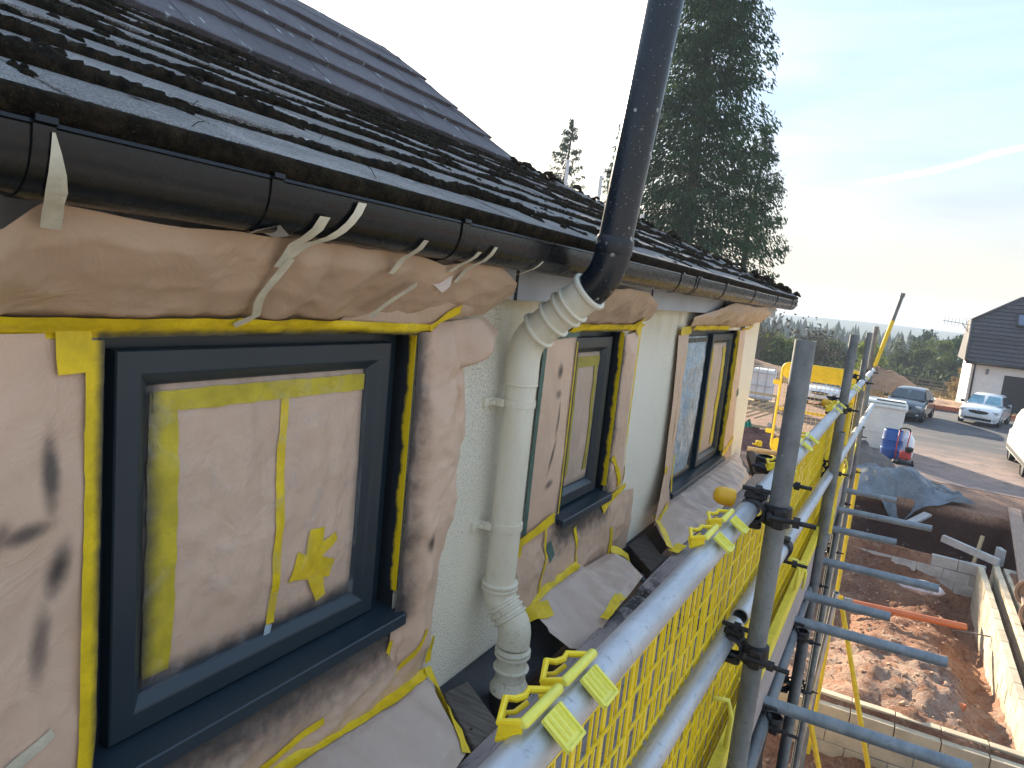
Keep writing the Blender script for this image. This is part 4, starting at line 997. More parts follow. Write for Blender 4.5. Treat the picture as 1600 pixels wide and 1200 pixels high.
# ------------------------------------------------------------------ scaffold
TR = .02415
def tube_mesh(b, p0, p1, r=TR, seg=20, hollow=True):
    p0, p1 = Vector(p0), Vector(p1); d_ = (p1 - p0).normalized(); fr = frame_to(d_, (0, 0, 1) if abs(d_.z) < .9 else (1, 0, 0))
    L = (p1 - p0).length; ri = r - .004; dp = min(.12, L * .3)
    prof = [(ri, dp), (ri, 0), (r, 0), (r, L), (ri, L), (ri, L - dp)]
    b.loft([[p0 + fr @ Vector((q_ * math.cos(2*math.pi*j/seg), q_ * math.sin(2*math.pi*j/seg), h)) for j in range(seg)] for q_, h in prof], True, True)
def tube_thing(name, p0, p1, mat, label, group=None, cat='scaffold tube'):
    b = MB(); tube_mesh(b, p0, p1); o = b.build(name, mat, smooth=True, auto=35); return tag(o, label, cat, group)
posts = [((1.0, 1.745), 4.345), ((.962, 4.22), 4.33), ((.95, 6.3), 4.325), ((.945, 7.75), 4.375)]
plab = ('nearest upright scaffold post, thick weathered grey tube', 'second upright scaffold post from the camera beside the yellow guards', 'third upright scaffold post from the camera', 'farthest upright scaffold post beside the leaning yellow pole')
for ((x, y), zt), lb in zip(posts, plab): tube_thing('scaffold_post', (x - .004, y, -.45), (x, y, zt), M['dull'], lb, 'scaffold posts', 'scaffold post')
for (x, y, zt, lb) in ((.982, 4.08, 3.80, 'lapped upright tube clamped against the second post'), (.968, 6.12, 3.86, 'lapped upright tube clamped against the third post'), (.972, 7.45, 3.9, 'lapped upright tube clamped against the farthest post')): tube_thing('scaffold_post', (x, y, -.45), (x, y, zt), M['dull'], lb, 'scaffold posts', 'scaffold post')
def railx(y, top): return (.924 + .0055 * y) if top else (.893 + .0165 * y)
ZT, ZL = 3.918, 3.55
for i, (a, c, lb) in enumerate(((-.7, 1.80, 'nearest top guard rail, thick galvanised tube with lemon clips'), (1.87, 4.40, 'second top guard rail beyond the nearest post'), (4.46, 8.1, 'third top guard rail far along the scaffold'))):
    tube_thing('guard_rail', (railx(a, 1), a, ZT + .008 * (i == 0)), (railx(c, 1), c, ZT - .006), M['galv'], lb, 'top guard rails')
for i, (a, c, lb) in enumerate(((-.5, 1.86, 'nearest lower guard rail in front of the yellow mesh'), (1.92, 4.42, 'second lower guard rail beyond the nearest post'), (4.48, 8.1, 'third lower guard rail far along the scaffold'))):
    tube_thing('guard_rail', (railx(a, 0), a, ZL), (railx(c, 0), c, ZL), M['galv'], lb, 'lower guard rails')
for y, xe, lb in ((2.62, 1.625, 'nearest blue grey transom tube sticking out over the foundations, longest in view'), (3.45, 1.592, 'second transom tube sticking out over the foundations'), (3.80, 1.36, 'third transom tube, short and just above the orange pipe'), (4.45, 1.595, 'fourth transom tube crossing the block back wall'), (5.20, 1.372, 'fifth transom tube, short and below the dark trench'), (5.80, 1.60, 'sixth transom tube crossing the dark trench'), (6.50, 1.36, 'farthest transom tube in front of the grey tarpaulin')):
    tube_thing('transom_tube', (.16, y - .05, 2.936), (xe, y + .06, 2.936), M['bluetube'], lb, 'transom tubes under the boards')
tube_thing('ledger_tube', (.985, 1.2, 2.885), (.915, 8.0, 2.885), M['dull'], 'dull ledger tube running under the outer edge of the boards')
tube_thing('brace_tube', (1.035, 6.6, 1.98), (.915, 7.35, -.45), M['galv'], 'bright galvanised brace tube slanting down behind the far posts')
tube_thing('brace_tube', (1.055, 7.3, 1.70), (1.66, 7.5, -.35), M['ypaint'], 'long yellow brace pole slanting down to the ground near the block wall')
tube_thing('brace_tube', (.92, 6.55, 1.0), (1.27, 7.0, -.35), M['ypaint'], 'short yellow brace pole slanting at the foot of the scaffold')
tube_thing('yellow_upright', (1.0, 7.9, -.4), (1.0, 7.9, 2.88), M['ypaint'], 'yellow upright tube behind the bright brace at the far end', None, 'scaffold tube')
tube_thing('yellow_upright', (.957, 5.05, 2.95), (.957, 5.05, 3.86), M['ypaint'], 'short yellow upright tube between the second and third posts', None, 'scaffold tube')
lp = thing('leaning_pole', 'yellow pole with grey tip leaning above the far scaffold posts', 'pole', (.99, 7.73, 3.98))
b = MB(); tube_mesh(b, (.990, 7.73, 3.98), (1.0765, 7.72, 4.45), .019); b.build('pole', M['ypaint'], lp, smooth=True, auto=35)
b = MB(); tube_mesh(b, (1.0755, 7.72, 4.444), (1.119, 7.72, 4.70), .0175); b.build('grey_tip', M['dull'], lp, smooth=True, auto=35)
b = MB(); tube_mesh(b, (1.1165, 7.72, 4.685), (1.122, 7.72, 4.725), .023); b.build('collar', M['dull'], lp, smooth=True, auto=35)
for i, (x, y, zt) in enumerate(((-3.33, 9.0, 6.27), (-2.79, 9.0, 6.05), (-2.12, 9.0, 5.55))):
    tube_thing('scaffold_post', (x, y, 0), (x, y, zt), M['galv'], ('left pale scaffold post rising behind the roof hip by the small conifer', 'middle pale scaffold post behind the roof hip left of the black pipe', 'right pale scaffold post behind the roof hip right of the black pipe')[i], 'posts behind the house', 'scaffold post')

# couplers: post ring on local z, rail ring on local y at x = -off
def coupler_proto(off):
    t = thing('coupler', 'x', 'coupler')
    b = MB(); b.lathe([(.0245, -.027), (.032, -.024), (.033, 0), (.032, .024), (.0245, .027)], seg=20, caps=False)
    b.obox((.006, -.036, 0), (.03, .016, .05), bev=.004); b.obox((.006, .036, 0), (.026, .014, .044), bev=.004)
    b.build('post_clamp', M['rust'], t, smooth=True, auto=40, local=True)
    b = MB(); My = Matrix.Rotation(R(90), 3, 'X'); b.lathe([(.0245, -.027), (.032, -.024), (.033, 0), (.032, .024), (.0245, .027)], (-off, 0, 0), My, seg=20, caps=False)
    b.obox((-off, 0, .036), (.05, .022, .018), bev=.004); b.obox((-off, 0, -.036), (.05, .03, .018), bev=.004); b.obox((-off / 2, 0, 0), (max(.01, off - .045), .04, .046), bev=.004)
    b.build('rail_clamp', M['rust'], t, smooth=True, auto=40, local=True)
    Mx = Matrix.Rotation(R(90), 3, 'Y')
    b = MB(); b.lathe([(.0062, -.02), (.0062, .082)], (.008, -.047, .004), Mx, seg=10); b.lathe([(.0135, .030), (.0135, .046)], (.008, -.047, .004), Mx, seg=6); b.lathe([(.010, -.028), (.010, -.018)], (.008, -.047, .004), Mx, seg=8)
    b.build('bolt', M['rust'], t, local=True)
    b = MB(); b.lathe([(.0062, -.02), (.0062, .075)], (-off - .012, 0, .052), Mx, seg=10); b.lathe([(.0135, .010), (.0135, .026)], (-off - .012, 0, .052), Mx, seg=6)
    b.build('bolt', M['rust'], t, local=True)
    return t
cp = coupler_proto(.058); first = True
clabs = []
names = ('nearest', 'second', 'third', 'farthest')
for i, ((x, y), zt) in enumerate(posts):
    for k, (z, top) in enumerate(((ZT - .002, 1), (ZL, 0), (2.885, 2))):
        c = cp if first else copy_tree(cp); first = False
        dy = .06 * (1 if i == 0 and top < 2 else 0)
        c.location = (x, y, z - .004); c.rotation_euler = (0, 0, R(rnd.uniform(-6, 6)) )
        c['label'] = 'dark steel coupler on the %s post at the %s' % (names[i], ('top guard rail', 'lower guard rail', 'ledger under the boards')[k]); c['group'] = 'scaffold couplers'
# free couplers on the rails and tubes
for (x, y, z, rz, rx, lb) in ((railx(2.28, 1), 2.28, ZT, 0, 90, 'dark coupler clamped mid way along the second top guard rail'), (railx(2.62, 0) + .002, 2.62, ZL, 0, 90, 'dark coupler clamped mid way along the second lower guard rail'), (1.0, 3.43, 2.885, 0, 0, 'dark coupler where the second transom meets the ledger'), (1.005, 2.60, 2.885, 0, 0, 'dark coupler where the nearest transom meets the ledger'), (.96, 4.24, 2.2, 20, 0, 'dark coupler low on the second post'), (.95, 6.33, 1.15, 0, 0, 'dark coupler low on the third post by the bright brace'), (.947, 6.29, 2.45, 10, 0, 'dark coupler on the third post below the boards'), (.943, 7.75, 3.25, 0, 0, 'dark coupler at the foot of the leaning yellow pole')):
    c = copy_tree(cp); c.location = (x, y, z); c.rotation_euler = (R(rx), 0, R(rz)); c['label'] = lb; c['group'] = 'scaffold couplers'
# orange-yellow caps
for i, (x, y) in enumerate(((.872, 1.74), (.882, 4.19))):
    b = MB(); fr = frame_to((-.85, -.45, .15))
    b.lathe([(.0, .030), (.008, .0295), (.016, .026), (.0215, .018), (.0235, .008), (.0235, -.018), (.0225, -.020), (.0185, -.020), (.0185, -.006), (.0, -.006)], (x, y, ZT + .012), fr, seg=24, caps=False)
    o = b.build('bolt_cap', M['ycap'], smooth=True, auto=40); tag(o, ('rounded orange yellow cap on the coupler of the nearest post', 'rounded orange yellow cap on the coupler of the second post')[i], 'bolt cap', 'coupler caps')

# boards ---------------------------------------------------------------------
def board(x0, x1, y0, y1, zt, lab):
    b = MB(); n = 24; rows = []
    for j in range(n + 1):
        y = y0 + (y1 - y0) * j / n; dx = .003 * fbm(y * 1.3, x0 * 9, 1); dz = .004 * fbm(y * .9, x0 * 5, 7)
        e_ = .006 if 0 < j < n else .010
        rows.append([(x0 + dx, y, zt - .036 + dz), (x0 + dx - 0, y, zt - e_ + dz), (x0 + dx + e_, y, zt + dz), ((x0 + x1) / 2, y, zt + dz - .001), (x1 + dx - e_, y, zt + dz), (x1 + dx, y, zt - e_ + dz), (x1 + dx, y, zt - .036 + dz)])
    b.loft(rows, True, True); o = b.build('scaffold_board', M['board']); return tag(o, lab, 'scaffold board', 'scaffold boards of the walkway')
for k, (a, c) in enumerate(((.268, .486), (.492, .711), (.717, .905))):
    wch = ('beside the wall gap', 'in the middle of the walkway', 'beside the yellow guards')[k]
    board(a, c, -1.3, 3.04 + .03 * k, 3.0 + .002 * k, 'grey near scaffold board ' + wch)
    board(a + .012, c + .008, 3.05 + .03 * k, 7.35, 3.002 + .028 * (k == 0), 'grey far scaffold board ' + wch)
tb = thing('toe_board', 'pale toe board with yellow painted top along the outer edge', 'toe board', (.955, 4, 2.97))
for (a, c) in ((-.6, 1.66), (1.70, 5.3), (5.34, 7.9)):
    b = MB(); b.box((.935, a, 2.93), (.958, c, 3.145)); b.build('board', M['toe'], tb)
    b = MB(); b.box((.933, a + .002, 3.1455), (.960, c - .002, 3.215)); b.build('painted_edge', M['toe_yellow'], tb)
def slab(name, pts, dz, mat, lab, cat, hole=None):
    b = MB(); b.prism(pts, (0, 0, -dz)); t = b.build(name, mat); bm = bmesh.new(); bm.from_mesh(t.data); bmesh.ops.bevel(bm, geom=bm.edges[:], offset=.004, segments=1, affect='EDGES'); bm.to_mesh(t.data); bm.free()
    return tag(t, lab, cat, 'old timber offcuts')
off1 = slab('timber_offcut', [(.02, 1.83, 2.992), (.045, 1.945, 2.992), (.262, 1.815, 2.985), (.262, 1.66, 2.985), (.245, 1.675, 2.985)], .035, M['oldwood'], 'weathered grey timber offcut with a nail hole beside the drain socket', 'timber offcut')
slab('timber_offcut', [(.03, 3.60, 3.02), (.045, 3.86, 3.02), (.262, 3.56, 3.015), (.262, 3.33, 3.015)], .07, M['darkwood'], 'split dark timber offcut beside the far paper apron', 'timber offcut')
slab('timber_offcut', [(.09, 6.60, 3.10), (.14, 6.68, 3.10), (.33, 6.05, 3.06), (.27, 5.98, 3.06)], .07, M['darkwood'], 'dark timber offcut at the house corner below the far window', 'timber offcut')
b = MB(); b.lathe([(.0055, 0), (.0055, .002)], (.2, 1.735, 2.9855), seg=10); b.build('nail_hole', M['trim'], off1)
sh = MB(); rows = []
for j in range(14):
    z = 2.90 - j * .16; rows.append([(.865 + .03 * fbm(y * 2, z * 1.5, 4), y - .05 * (2.9 - z) * .0, z) for y in (1.62 + 2.5 * i / 40 for i in range(41))])
sh.loft(rows, False); o = sh.build('black_sheet', M['void'], smooth=True); tag(o, 'black sheet hanging under the scaffold boards', 'sheeting')  # near-black surface filling the dark area below the boards

# mesh guards ------------------------------------------------------------------
def guard(y0, y1, lab, x0=None, near=False):
    xm = lambda y: railx(y, 1) - .032 - (0.006)
    t = thing('mesh_guard', lab, 'mesh guard', (xm(y0), (y0 + y1) / 2, 3.1), 'yellow mesh guards along the scaffold')
    zb, zt = 3.03, 3.872
    b = MB()
    n = max(3, int(round((y1 - y0 - .02) / .030)))
    for i in range(n + 1):
        y = y0 + .008 + (y1 - y0 - .016) * i / n; wd_ = .0050 if i % 4 else .014
        if i in (0, n): wd_ = .016
        x = xm(y); wob = .0015 * math.sin(i * 2.3)
        b.box((x - .002 + wob, y - wd_ / 2, zb), (x + .002 + wob, y + wd_ / 2, zt))
    nh = int((zt - zb) / .068)
    for k in range(nh + 1):
        z = zb + (zt - zb) * k / nh; hh = .0019 if k not in (0, nh) else .008
        rows = []
        for y in (y0, (y0 + y1) / 2, y1): x = xm(y) + .0042; rows.append([(x - .002, y, z - hh), (x + .002, y, z - hh), (x + .002, y, z + hh), (x - .002, y, z + hh)])
        b.loft(rows, True, True)
    o = b.build('mesh', M['yplastic'], t); o['kind'] = 'stuff'
    # small tabs along the top edge, on the outer side
    yy = y0 + .14
    while yy < y1 - .05:
        b = MB(); x = xm(yy); b.box((x + .004, yy, 3.845), (x + .013, yy + .075, 3.868)); b.build('tab', M['ylemon'], t); yy += .23
    for zz, yk in ((3.30, y0 + .35), (3.16, y0 + .75)):
        if yk < y1 - .05:
            b = MB(); x = xm(yk) + .012; b.tube([(x, yk, zz + .06), (x + .035, yk + .03, zz + .05), (x + .05, yk + .035, zz), (x + .045, yk + .03, zz - .08)], .007, 8); b.build('hook', M['ylemon'], t, smooth=True)
    return t
def clip(y, parent):
    x0, z0 = railx(y, 1), ZT + .004; P = lambda r_, a, yy: (x0 + r_ * math.cos(a), yy, z0 + r_ * math.sin(a))
    L = .042; an = R(56); tg = Vector((-math.sin(an), 0, math.cos(an))); nr = Vector((math.cos(an), 0, math.sin(an)))
    Fm = Matrix((tg, Vector((0, 1, 0)), nr)).transposed(); c0 = Vector((x0, y + L / 2, z0)) + nr * (TR + .003) - tg * .010
    b = MB(); b.obox(c0, (.042, L, .004), Fm, .0014)
    for yo in (-L / 2 + .002, L / 2 - .002): b.obox(c0 + Vector((0, yo, 0)) + nr * .003, (.042, .004, .004), Fm, .001)
    b.obox(c0 - tg * .019 + nr * .003, (.004, L, .004), Fm, .001)
    for yo in (-.0105, 0, .0105): b.obox(c0 + Vector((0, yo, 0)) + nr * .0025 + tg * .004, (.031, .0028, .003), Fm, .0008)
    c = b.build('clip', M['ylemon'], parent, smooth=True, auto=35)
    b = MB(); p0 = Vector(P(TR + .008, R(98), y - .022)); p1 = Vector(P(TR + .010, R(94), y + L + .020)); b.tube([p0, p0.lerp(p1, .04), p0.lerp(p1, .96), p1], [.004, .0062, .0062, .004], 12); b.build('clip_bar', M['ylemon'], c, smooth=True, auto=40)
    # wire-like loop on the wall side
    a0 = Vector(P(TR + .009, R(100), y - .018)); a1 = Vector(P(TR + .009, R(100), y + L + .012))
    q0 = a0 + Vector((-.024, -.008, -.006)); q1 = a0 + Vector((-.036, .024, .000)); q2 = a0 + Vector((-.028, .034, -.003)); q3 = a1 + Vector((-.022, -.02, .002))
    b = MB(); b.tube([a0, q0, q1, q2, q2.lerp(q3, .5) + Vector((.004, 0, 0)), q3, a1], .0042, 8); b.tube([a0 + Vector((0, 0, -.012)), q0 + Vector((0, 0, -.020)), q1 + Vector((0, 0, -.018)), q2 + Vector((0, 0, -.016)), q3 + Vector((0, 0, -.016))], .0032, 8)
    b.add([q0, q1, q1 + Vector((0, 0, -.020)), q0 + Vector((0, 0, -.022))], [(0, 1, 2, 3)]); b.add([a0, q0, q0 + Vector((0, 0, -.022)), a0 + Vector((0, 0, -.014))], [(0, 1, 2, 3)])
    b.build('clip_loop', M['yplastic'], c, smooth=True, auto=40)
gl = [(-.45, .685, 'nearest yellow mesh guard, cut by the bottom edge of the photo', (.10, .608)), (.70, 1.425, 'second yellow mesh guard, ending just before the nearest post', (.705, 1.335)), (1.445, 2.72, 'yellow mesh guard passing behind the nearest post', (1.475, 2.18, 2.60)), (2.74, 4.02, 'yellow mesh guard between the nearest and second posts', (2.78, 3.85)), (4.06, 5.30, 'yellow mesh guard just beyond the second post', (4.08, 5.2)), (5.34, 6.7, 'far yellow mesh guard at the third post', (5.4, 6.5))]
for a, c, lb, cl_ in gl:
    t = guard(a, c, lb)
    for y in cl_: clip(y, t)
# end gate -----------------------------------------------------------------------
gt = thing('end_gate', 'yellow steel mesh end gate with solid header across the walkway', 'gate', (.55, 7.62, 2.93))
def rrect(x0, x1, z0, z1, r_, y, n=5):
    pts = []
    for cx, cz, a0 in ((x1 - r_, z1 - r_, 0), (x0 + r_, z1 - r_, 90), (x0 + r_, z0 + r_, 180), (x1 - r_, z0 + r_, 270)):
        for j in range(n + 1): a = R(a0 + 90 * j / n); pts.append((cx + r_ * math.cos(a), y, cz + r_ * math.sin(a)))
    return pts
pts = rrect(.15, .93, 2.95, 3.905, .07, 7.62); b = MB(); b.tube(pts + pts[:1], .013, 10, False); b.build('frame', M['ypaint'], gt, smooth=True)
b = MB(); hp = rrect(.155, .925, 3.745, 3.90, .06, 7.612, 4); b.prism(hp, (0, .012, 0)); b.build('header_plate', M['ypaint'], gt)
b = MB(); hp = rrect(.158, .30, 2.96, 3.10, .05, 7.612, 4); b.prism(hp, (0, .010, 0)); b.build('foot_plate', M['ypaint'], gt)
b = MB()
for i in range(17): x = .20 + i * .043; b.box((x - .0022, 7.6175, 2.97), (x + .0022, 7.6225, 3.75))
for k in range(18): z = 2.99 + k * .043; b.box((.165, 7.623, z - .0022), (.92, 7.628, z + .0022))
o = b.build('mesh', simple('pale_mesh_wire', (.50, .40, .24), .5, vary=.1), gt); o['kind'] = 'stuff'
for z in (3.69, 3.16):
    b = MB(); b.obox((.115, 7.62, z), (.08, .02, .05), bev=.006); b.build('hinge_lug', M['ypaint'], gt)
b = MB(); b.obox((.55, 7.63, 3.415), (.76, .012, .03)); b.build('mid_bar', M['ypaint'], gt)
# yellow fixings dropped at the corner
for k, (x, y, z, s_, lb) in enumerate(((.31, 6.42, 3.08, .11, 'bright yellow ribbed plastic clip block lying at the far end of the boards'), (.16, 6.75, 3.16, .06, 'small yellow clip at the house corner'))):
    t = thing('spare_clip', lb, 'clip', (x, y, z - .05), 'spare yellow clips')
    b = MB(); b.obox((x, y, z), (s_, s_ * .5, s_ * .9), rotz(.3), bev=.008); b.build('body', M['yplastic'], t)
    b = MB()
    for j in range(3): b.obox((x + .01, y - s_ * .27, z - s_ * .3 + j * s_ * .28), (s_ * .8, .01, s_ * .1), rotz(.3))
    b.build('ribs', M['ylemon'], t)
    b = MB(); b.obox((x - s_ * .7, y, z - s_ * .25), (s_ * .5, s_ * .3, s_ * .25), rotz(.3), bev=.005); b.build('lug', M['yplastic'], t)
o = tube_thing('end_rail', (.03, 6.95, 3.05), (.93, 7.1, 3.05), M['pine'], 'pale timber end rail lying across the far end of the walkway', None, 'rail')
# ------------------------------------------------------------------ foundation block walls
def block_mesh(L, D, Hh, mat):
    b = MB(); b.obox((0, 0, 0), (L, D, Hh), None, .006); o = b.build('block', mat); me = o.data; bpy.data.objects.remove(o); return me
BL, BH, J = .44, .215, .010
bm_grey = block_mesh(BL, .10, BH, M['block']); bm_tan = block_mesh(BL, .10, BH, M['block_tan']); bh_grey = block_mesh(BL / 2 - .005, .10, BH, M['block']); bh_tan = block_mesh(BL / 2 - .005, .10, BH, M['block_tan'])
def block_wall(label, p0, dirv, n, courses, ztop, full, half, skip=lambda c, i: False):
    p0 = Vector(p0); d_ = Vector(dirv).normalized(); ang = math.atan2(d_.y, d_.x)
    t = thing('block_wall', label, 'block wall', (p0.x, p0.y, ztop - courses * (BH + J)), 'new foundation walls'); L = n * (BL + J)
    # recessed mortar core
    core = MB(); z0 = ztop - courses * (BH + J)
    c_ = p0 + d_ * (L / 2); core.obox((c_.x, c_.y, (z0 + ztop - BH - 2 * J) / 2 - .0), (L - .02, .086, ztop - BH - 2 * J - z0), rotz(ang)); core.build('mortar', M['mortar'], t)
    for c in range(courses):
        z = ztop - (c + .5) * (BH + J); off = 0 if c % 2 == 0 else -BL / 2
        for i in range(n + (1 if off else 0)):
            if skip(c, i): continue
            s_ = off + i * (BL + J) + BL / 2; me = full
            if off and i == 0: s_ = BL / 4; me = half
            if off and i == n: s_ = L - BL / 4 - .005; me = half
            o = link('block', me, t); q_ = p0 + d_ * s_ + Vector((-d_.y, d_.x, 0)) * rnd.uniform(-.004, .004)
            o.location = (q_.x, q_.y, z + rnd.uniform(-.003, .003)); o.rotation_euler = (0, 0, ang + R(rnd.uniform(-.6, .6)))
    return t
block_wall('tan block wall across the near end of the foundations, outer leaf', (.45, 8.40, 0), (1, .06, 0), 7, 3, -.03, bm_tan, bh_tan)
block_wall('tan block wall across the near end of the foundations, inner leaf', (.45, 8.56, 0), (1, .06, 0), 6, 3, .03, bm_tan, bh_tan)
block_wall('grey block wall across the far end of the foundations', (.55, 15.55, 0), (1, -.01, 0), 6, 4, 0.03, bm_grey, bh_grey, lambda c, i: c == 0 and i in (0, 1, 2, 3))
block_wall('long sunlit block wall on the right of the foundations, inner leaf', (3.16, 8.75, 0), (0, 1, 0), 15, 4, 0.02, bm_tan, bh_tan)
block_wall('long block wall on the right of the foundations, outer leaf', (3.40, 9.6, 0), (0.005, 1, 0), 14, 4, .03, bm_tan, bh_tan)
block_wall('low tan block strip outside the right foundation wall', (3.58, 9.6, 0), (0.005, 1, 0), 14, 2, -.02, bm_tan, bh_tan)
b = MB(); b.box((3.64, 9.0, -.6), (4.15, 15.9, -.03)); b.build('footing', M['rubble']); o = bpy.data.objects['footing']; tag(o, 'sandy concrete footing strip beside the right foundation wall', 'footing')
# lintel, loose block, stake, planks
def beam(name, p0, p1, w_, h, mat, lab, cat, bev=.006, roll=0):
    p0, p1 = Vector(p0), Vector(p1); fr = frame_to(p1 - p0); b = MB(); b.obox((p0 + p1) / 2, (w_, h, (p1 - p0).length), fr @ Matrix.Rotation(roll, 3, 'Z'), bev); return tag(b.build(name, mat), lab, cat)
beam('lintel', (2.52, 16.25, .20), (3.45, 15.75, .10), .10, .14, M['block'], 'grey concrete lintel lying across the block wall corner', 'lintel')
b = MB(); b.obox((3.55, 16.5, .02), (.10, .22, .34), rotz(.3), .006); tag(b.build('loose_block', M['block']), 'grey block standing on end beside the dark trench', 'block')
beam('stake', (3.18, 17.3, -1.2), (3.33, 17.5, .12), .07, .05, M['pine'], 'wooden stake standing in the dark trench', 'stake')
beam('plank', (4.34, 21.4, .04), (3.62, 12.6, .06), .27, .05, M['plank'], 'long dusty plank bridging the trench at the right', 'plank')
beam('plank', (2.0, 18.3, -.15), (2.35, 18.75, .05), .20, .06, M['block'], 'pale plank end poking out under the grey tarpaulin', 'plank')
pp_ = thing('drain_pipe', 'orange underground drain pipe lying across the foundations', 'pipe', (1.9, 12.5, -.3))
b = MB(); tube_mesh(b, (1.12, 12.32, -.215), (2.77, 12.66, -.215), .055); b.build('pipe', M['orange'], pp_, smooth=True, auto=40)
b = MB(); tube_mesh(b, (1.02, 12.30, -.215), (1.14, 12.325, -.215), .063); b.build('socket', M['dull'], pp_, smooth=True, auto=40)
beam('batten', (2.6, 12.60, -.28), (3.1, 12.62, -.24), .03, .02, M['oldwood'], 'thin stick between the orange pipe and right wall', 'stick')
b = MB(); tube_mesh(b, (2.1, 9.75, -.14), (2.55, 9.62, -.12), .055); tag(b.build('drain_offcut', M['orange'], smooth=True, auto=40), 'short orange pipe offcut at the near end of the foundations', 'pipe offcut')
# crumpled bag
b = MB(); rings = []
for i in range(7):
    ph = math.pi * i / 6; rings.append([(2.15 + .42 * math.sin(ph) * math.cos(a) * (1 + .4 * noise.noise(Vector((i, j, 2)))), 14.25 + .24 * math.sin(ph) * math.sin(a), -.28 + .11 * math.cos(ph) + .05 * noise.noise(Vector((i * 2, j * 1.7, 5)))) for j, a in enumerate(2 * math.pi * q_ / 14 for q_ in range(14))])
b.loft(rings, True); tag(b.build('crumpled_bag', simple('printed_bag', (.32, .30, .33), .4, vary=.5, scale=7)), 'crumpled pale plastic bag on the soil by the back wall', 'bag')
# rubble scattered on the soil: too many to count
b = MB(); r2 = random.Random(3)
for i in range(1700):
    zone = r2.random()
    if zone < .5: x, y = r2.uniform(.5, 2.9), r2.uniform(8.8, 15.3)
    elif zone < .72: x, y = r2.uniform(.6, 3.2), r2.uniform(6.6, 8.2)
    elif zone < .9: x, y = r2.uniform(0, 4), r2.uniform(15.8, 20)
    else: x, y = r2.uniform(0, 5), r2.uniform(20.2, 24)
    s_ = r2.choice((.009, .014, .014, .02, .032)) * r2.uniform(.6, 1.4); z = Hgt(x, y)
    b.obox((x, y, z + s_ * .2), (s_ * r2.uniform(.8, 2.2), s_ * r2.uniform(.8, 1.6), s_), Matrix.Rotation(r2.uniform(0, 6), 3, 'Z') @ Matrix.Rotation(r2.uniform(-.6, .6), 3, 'X'), s_ * .2)
o = b.build('rubble', M['clod']); tag(o, 'small stones and clods strewn over the soil', 'rubble', kind='stuff')
for i, (x, y, l_, an, m_, lb) in enumerate(((1.45, 7.7, .7, .5, 'toe', 'broken pale board below the near block wall, upper one'), (1.75, 7.35, .6, 1.2, 'rubble', 'stone slab lying below the near block wall'), (1.15, 7.35, .9, -.3, 'toe', 'broken pale board below the near block wall, lower one'), (2.1, 7.75, .8, .1, 'pine', 'strip of timber lying against the near block wall'), (.85, 6.6, .8, .9, 'block', 'grey slab on the ground under the scaffold'))):
    b = MB(); z = Hgt(x, y); b.obox((x, y, z + .06), (l_, .2 + .06 * (i % 2), .045 + .03 * (i % 2)), rotz(an) @ Matrix.Rotation(.12 * (i - 2), 3, 'Y'), .006); tag(b.build('debris_board', M[m_]), lb, 'debris', 'debris below the near block wall')
# tarpaulin heap
b = MB(); rows = []; nu, nv = 96, 80
for j in range(nv):
    v = j / (nv - 1); row = []
    for i in range(nu):
        u = i / (nu - 1)
        x = .45 + 2.9 * u + .16 * fbm(v * 3, u * 2, 3); tail = sstep(.60, .95, u)
        y = 19.75 + 3.4 * v + .22 * fbm(u * 3, v * 2, 5); y = y * (1 - tail * .86) + 20.7 * tail * .86
        tong = math.exp(-((u - .45) / .13) ** 2)
        hp = .50 * math.exp(-((u - .46) / .20) ** 2 - ((v - .30) / .26) ** 2) + .22 * math.exp(-((u - .14) / .15) ** 2 - ((v - .55) / .3) ** 2) + .14 * math.exp(-((u - .95) / .10) ** 2)
        edge = min(1, 6 * min(u, 1 - u, v, 1 - v) + .05)
        fd = 0
        for f_, a_ in (((7, 2.4), .085), ((13, 5), .05), ((26, 11), .022)): fd += a_ * (.9 - 2.2 * abs(noise.noise(Vector((u * f_[0] + v * f_[1] * .8, v * f_[1], f_[0])))))
        g_ = 0.0; drop = 0.0
        if v < .22: drop = (.22 - v) / .22 * (.15 + .85 * tong); y += drop * .12
        row.append((x, y, g_ + .07 + hp * edge + max(-.02, fd + .05) * (.3 + .7 * edge) - drop * .75 * (1 - tail)))
    rows.append(row)
b.loft(rows, False); tag(b.build('tarpaulin', M['tarp'], smooth=True), 'crumpled grey tarpaulin heaped at the edge of the trench', 'tarpaulin')
def heap(name, cx, cy, rx, ry, h, mat, lab, cat, sd_=1, rough=.25):
    b = MB(); rings = []
    for i in range(15):
        t = 1 - i / 14; rings.append([(cx + rx * t * math.cos(a) * (1 + .15 * noise.noise(Vector((math.cos(a) * 2, math.sin(a) * 2, sd_)))), cy + ry * t * math.sin(a), Hgt(cx, cy) - .05 + h * (1 - t ** 1.35) * (1 + rough * fbm(math.cos(a) * 2 + i * .2, math.sin(a) * 2, sd_ + 4))) for a in (2 * math.pi * j / 32 for j in range(32))])
    b.loft(rings, True, True); return tag(b.build(name, mat, smooth=True), lab, cat)
heap('sand_heap', .55, 23.7, 1.3, 1.3, .75, M['sandheap'], 'dark sand heap beside the tank and blue drum', 'sand heap')
heap('spoil_heap', -.2, 57, 4.2, 3, 1.75, M['spoil'], 'brown spoil heap behind the parked dark car', 'spoil heap', 5)
heap('spoil_heap', -9.5, 54, 7, 5, 1.3, M['spoil'], 'long rough spoil bank in the field left of the yellow gate', 'spoil heap', 8)
heap('soil_heap', -2.6, 23.6, 1.9, 1.5, .55, M['earth'], 'red soil heap by the timber trellis', 'soil heap', 9)
heap('net_heap', -3.05, 24.6, .5, .35, .55, M['greennet'], 'green netting heaped on the red soil', 'netting', 12, .5)
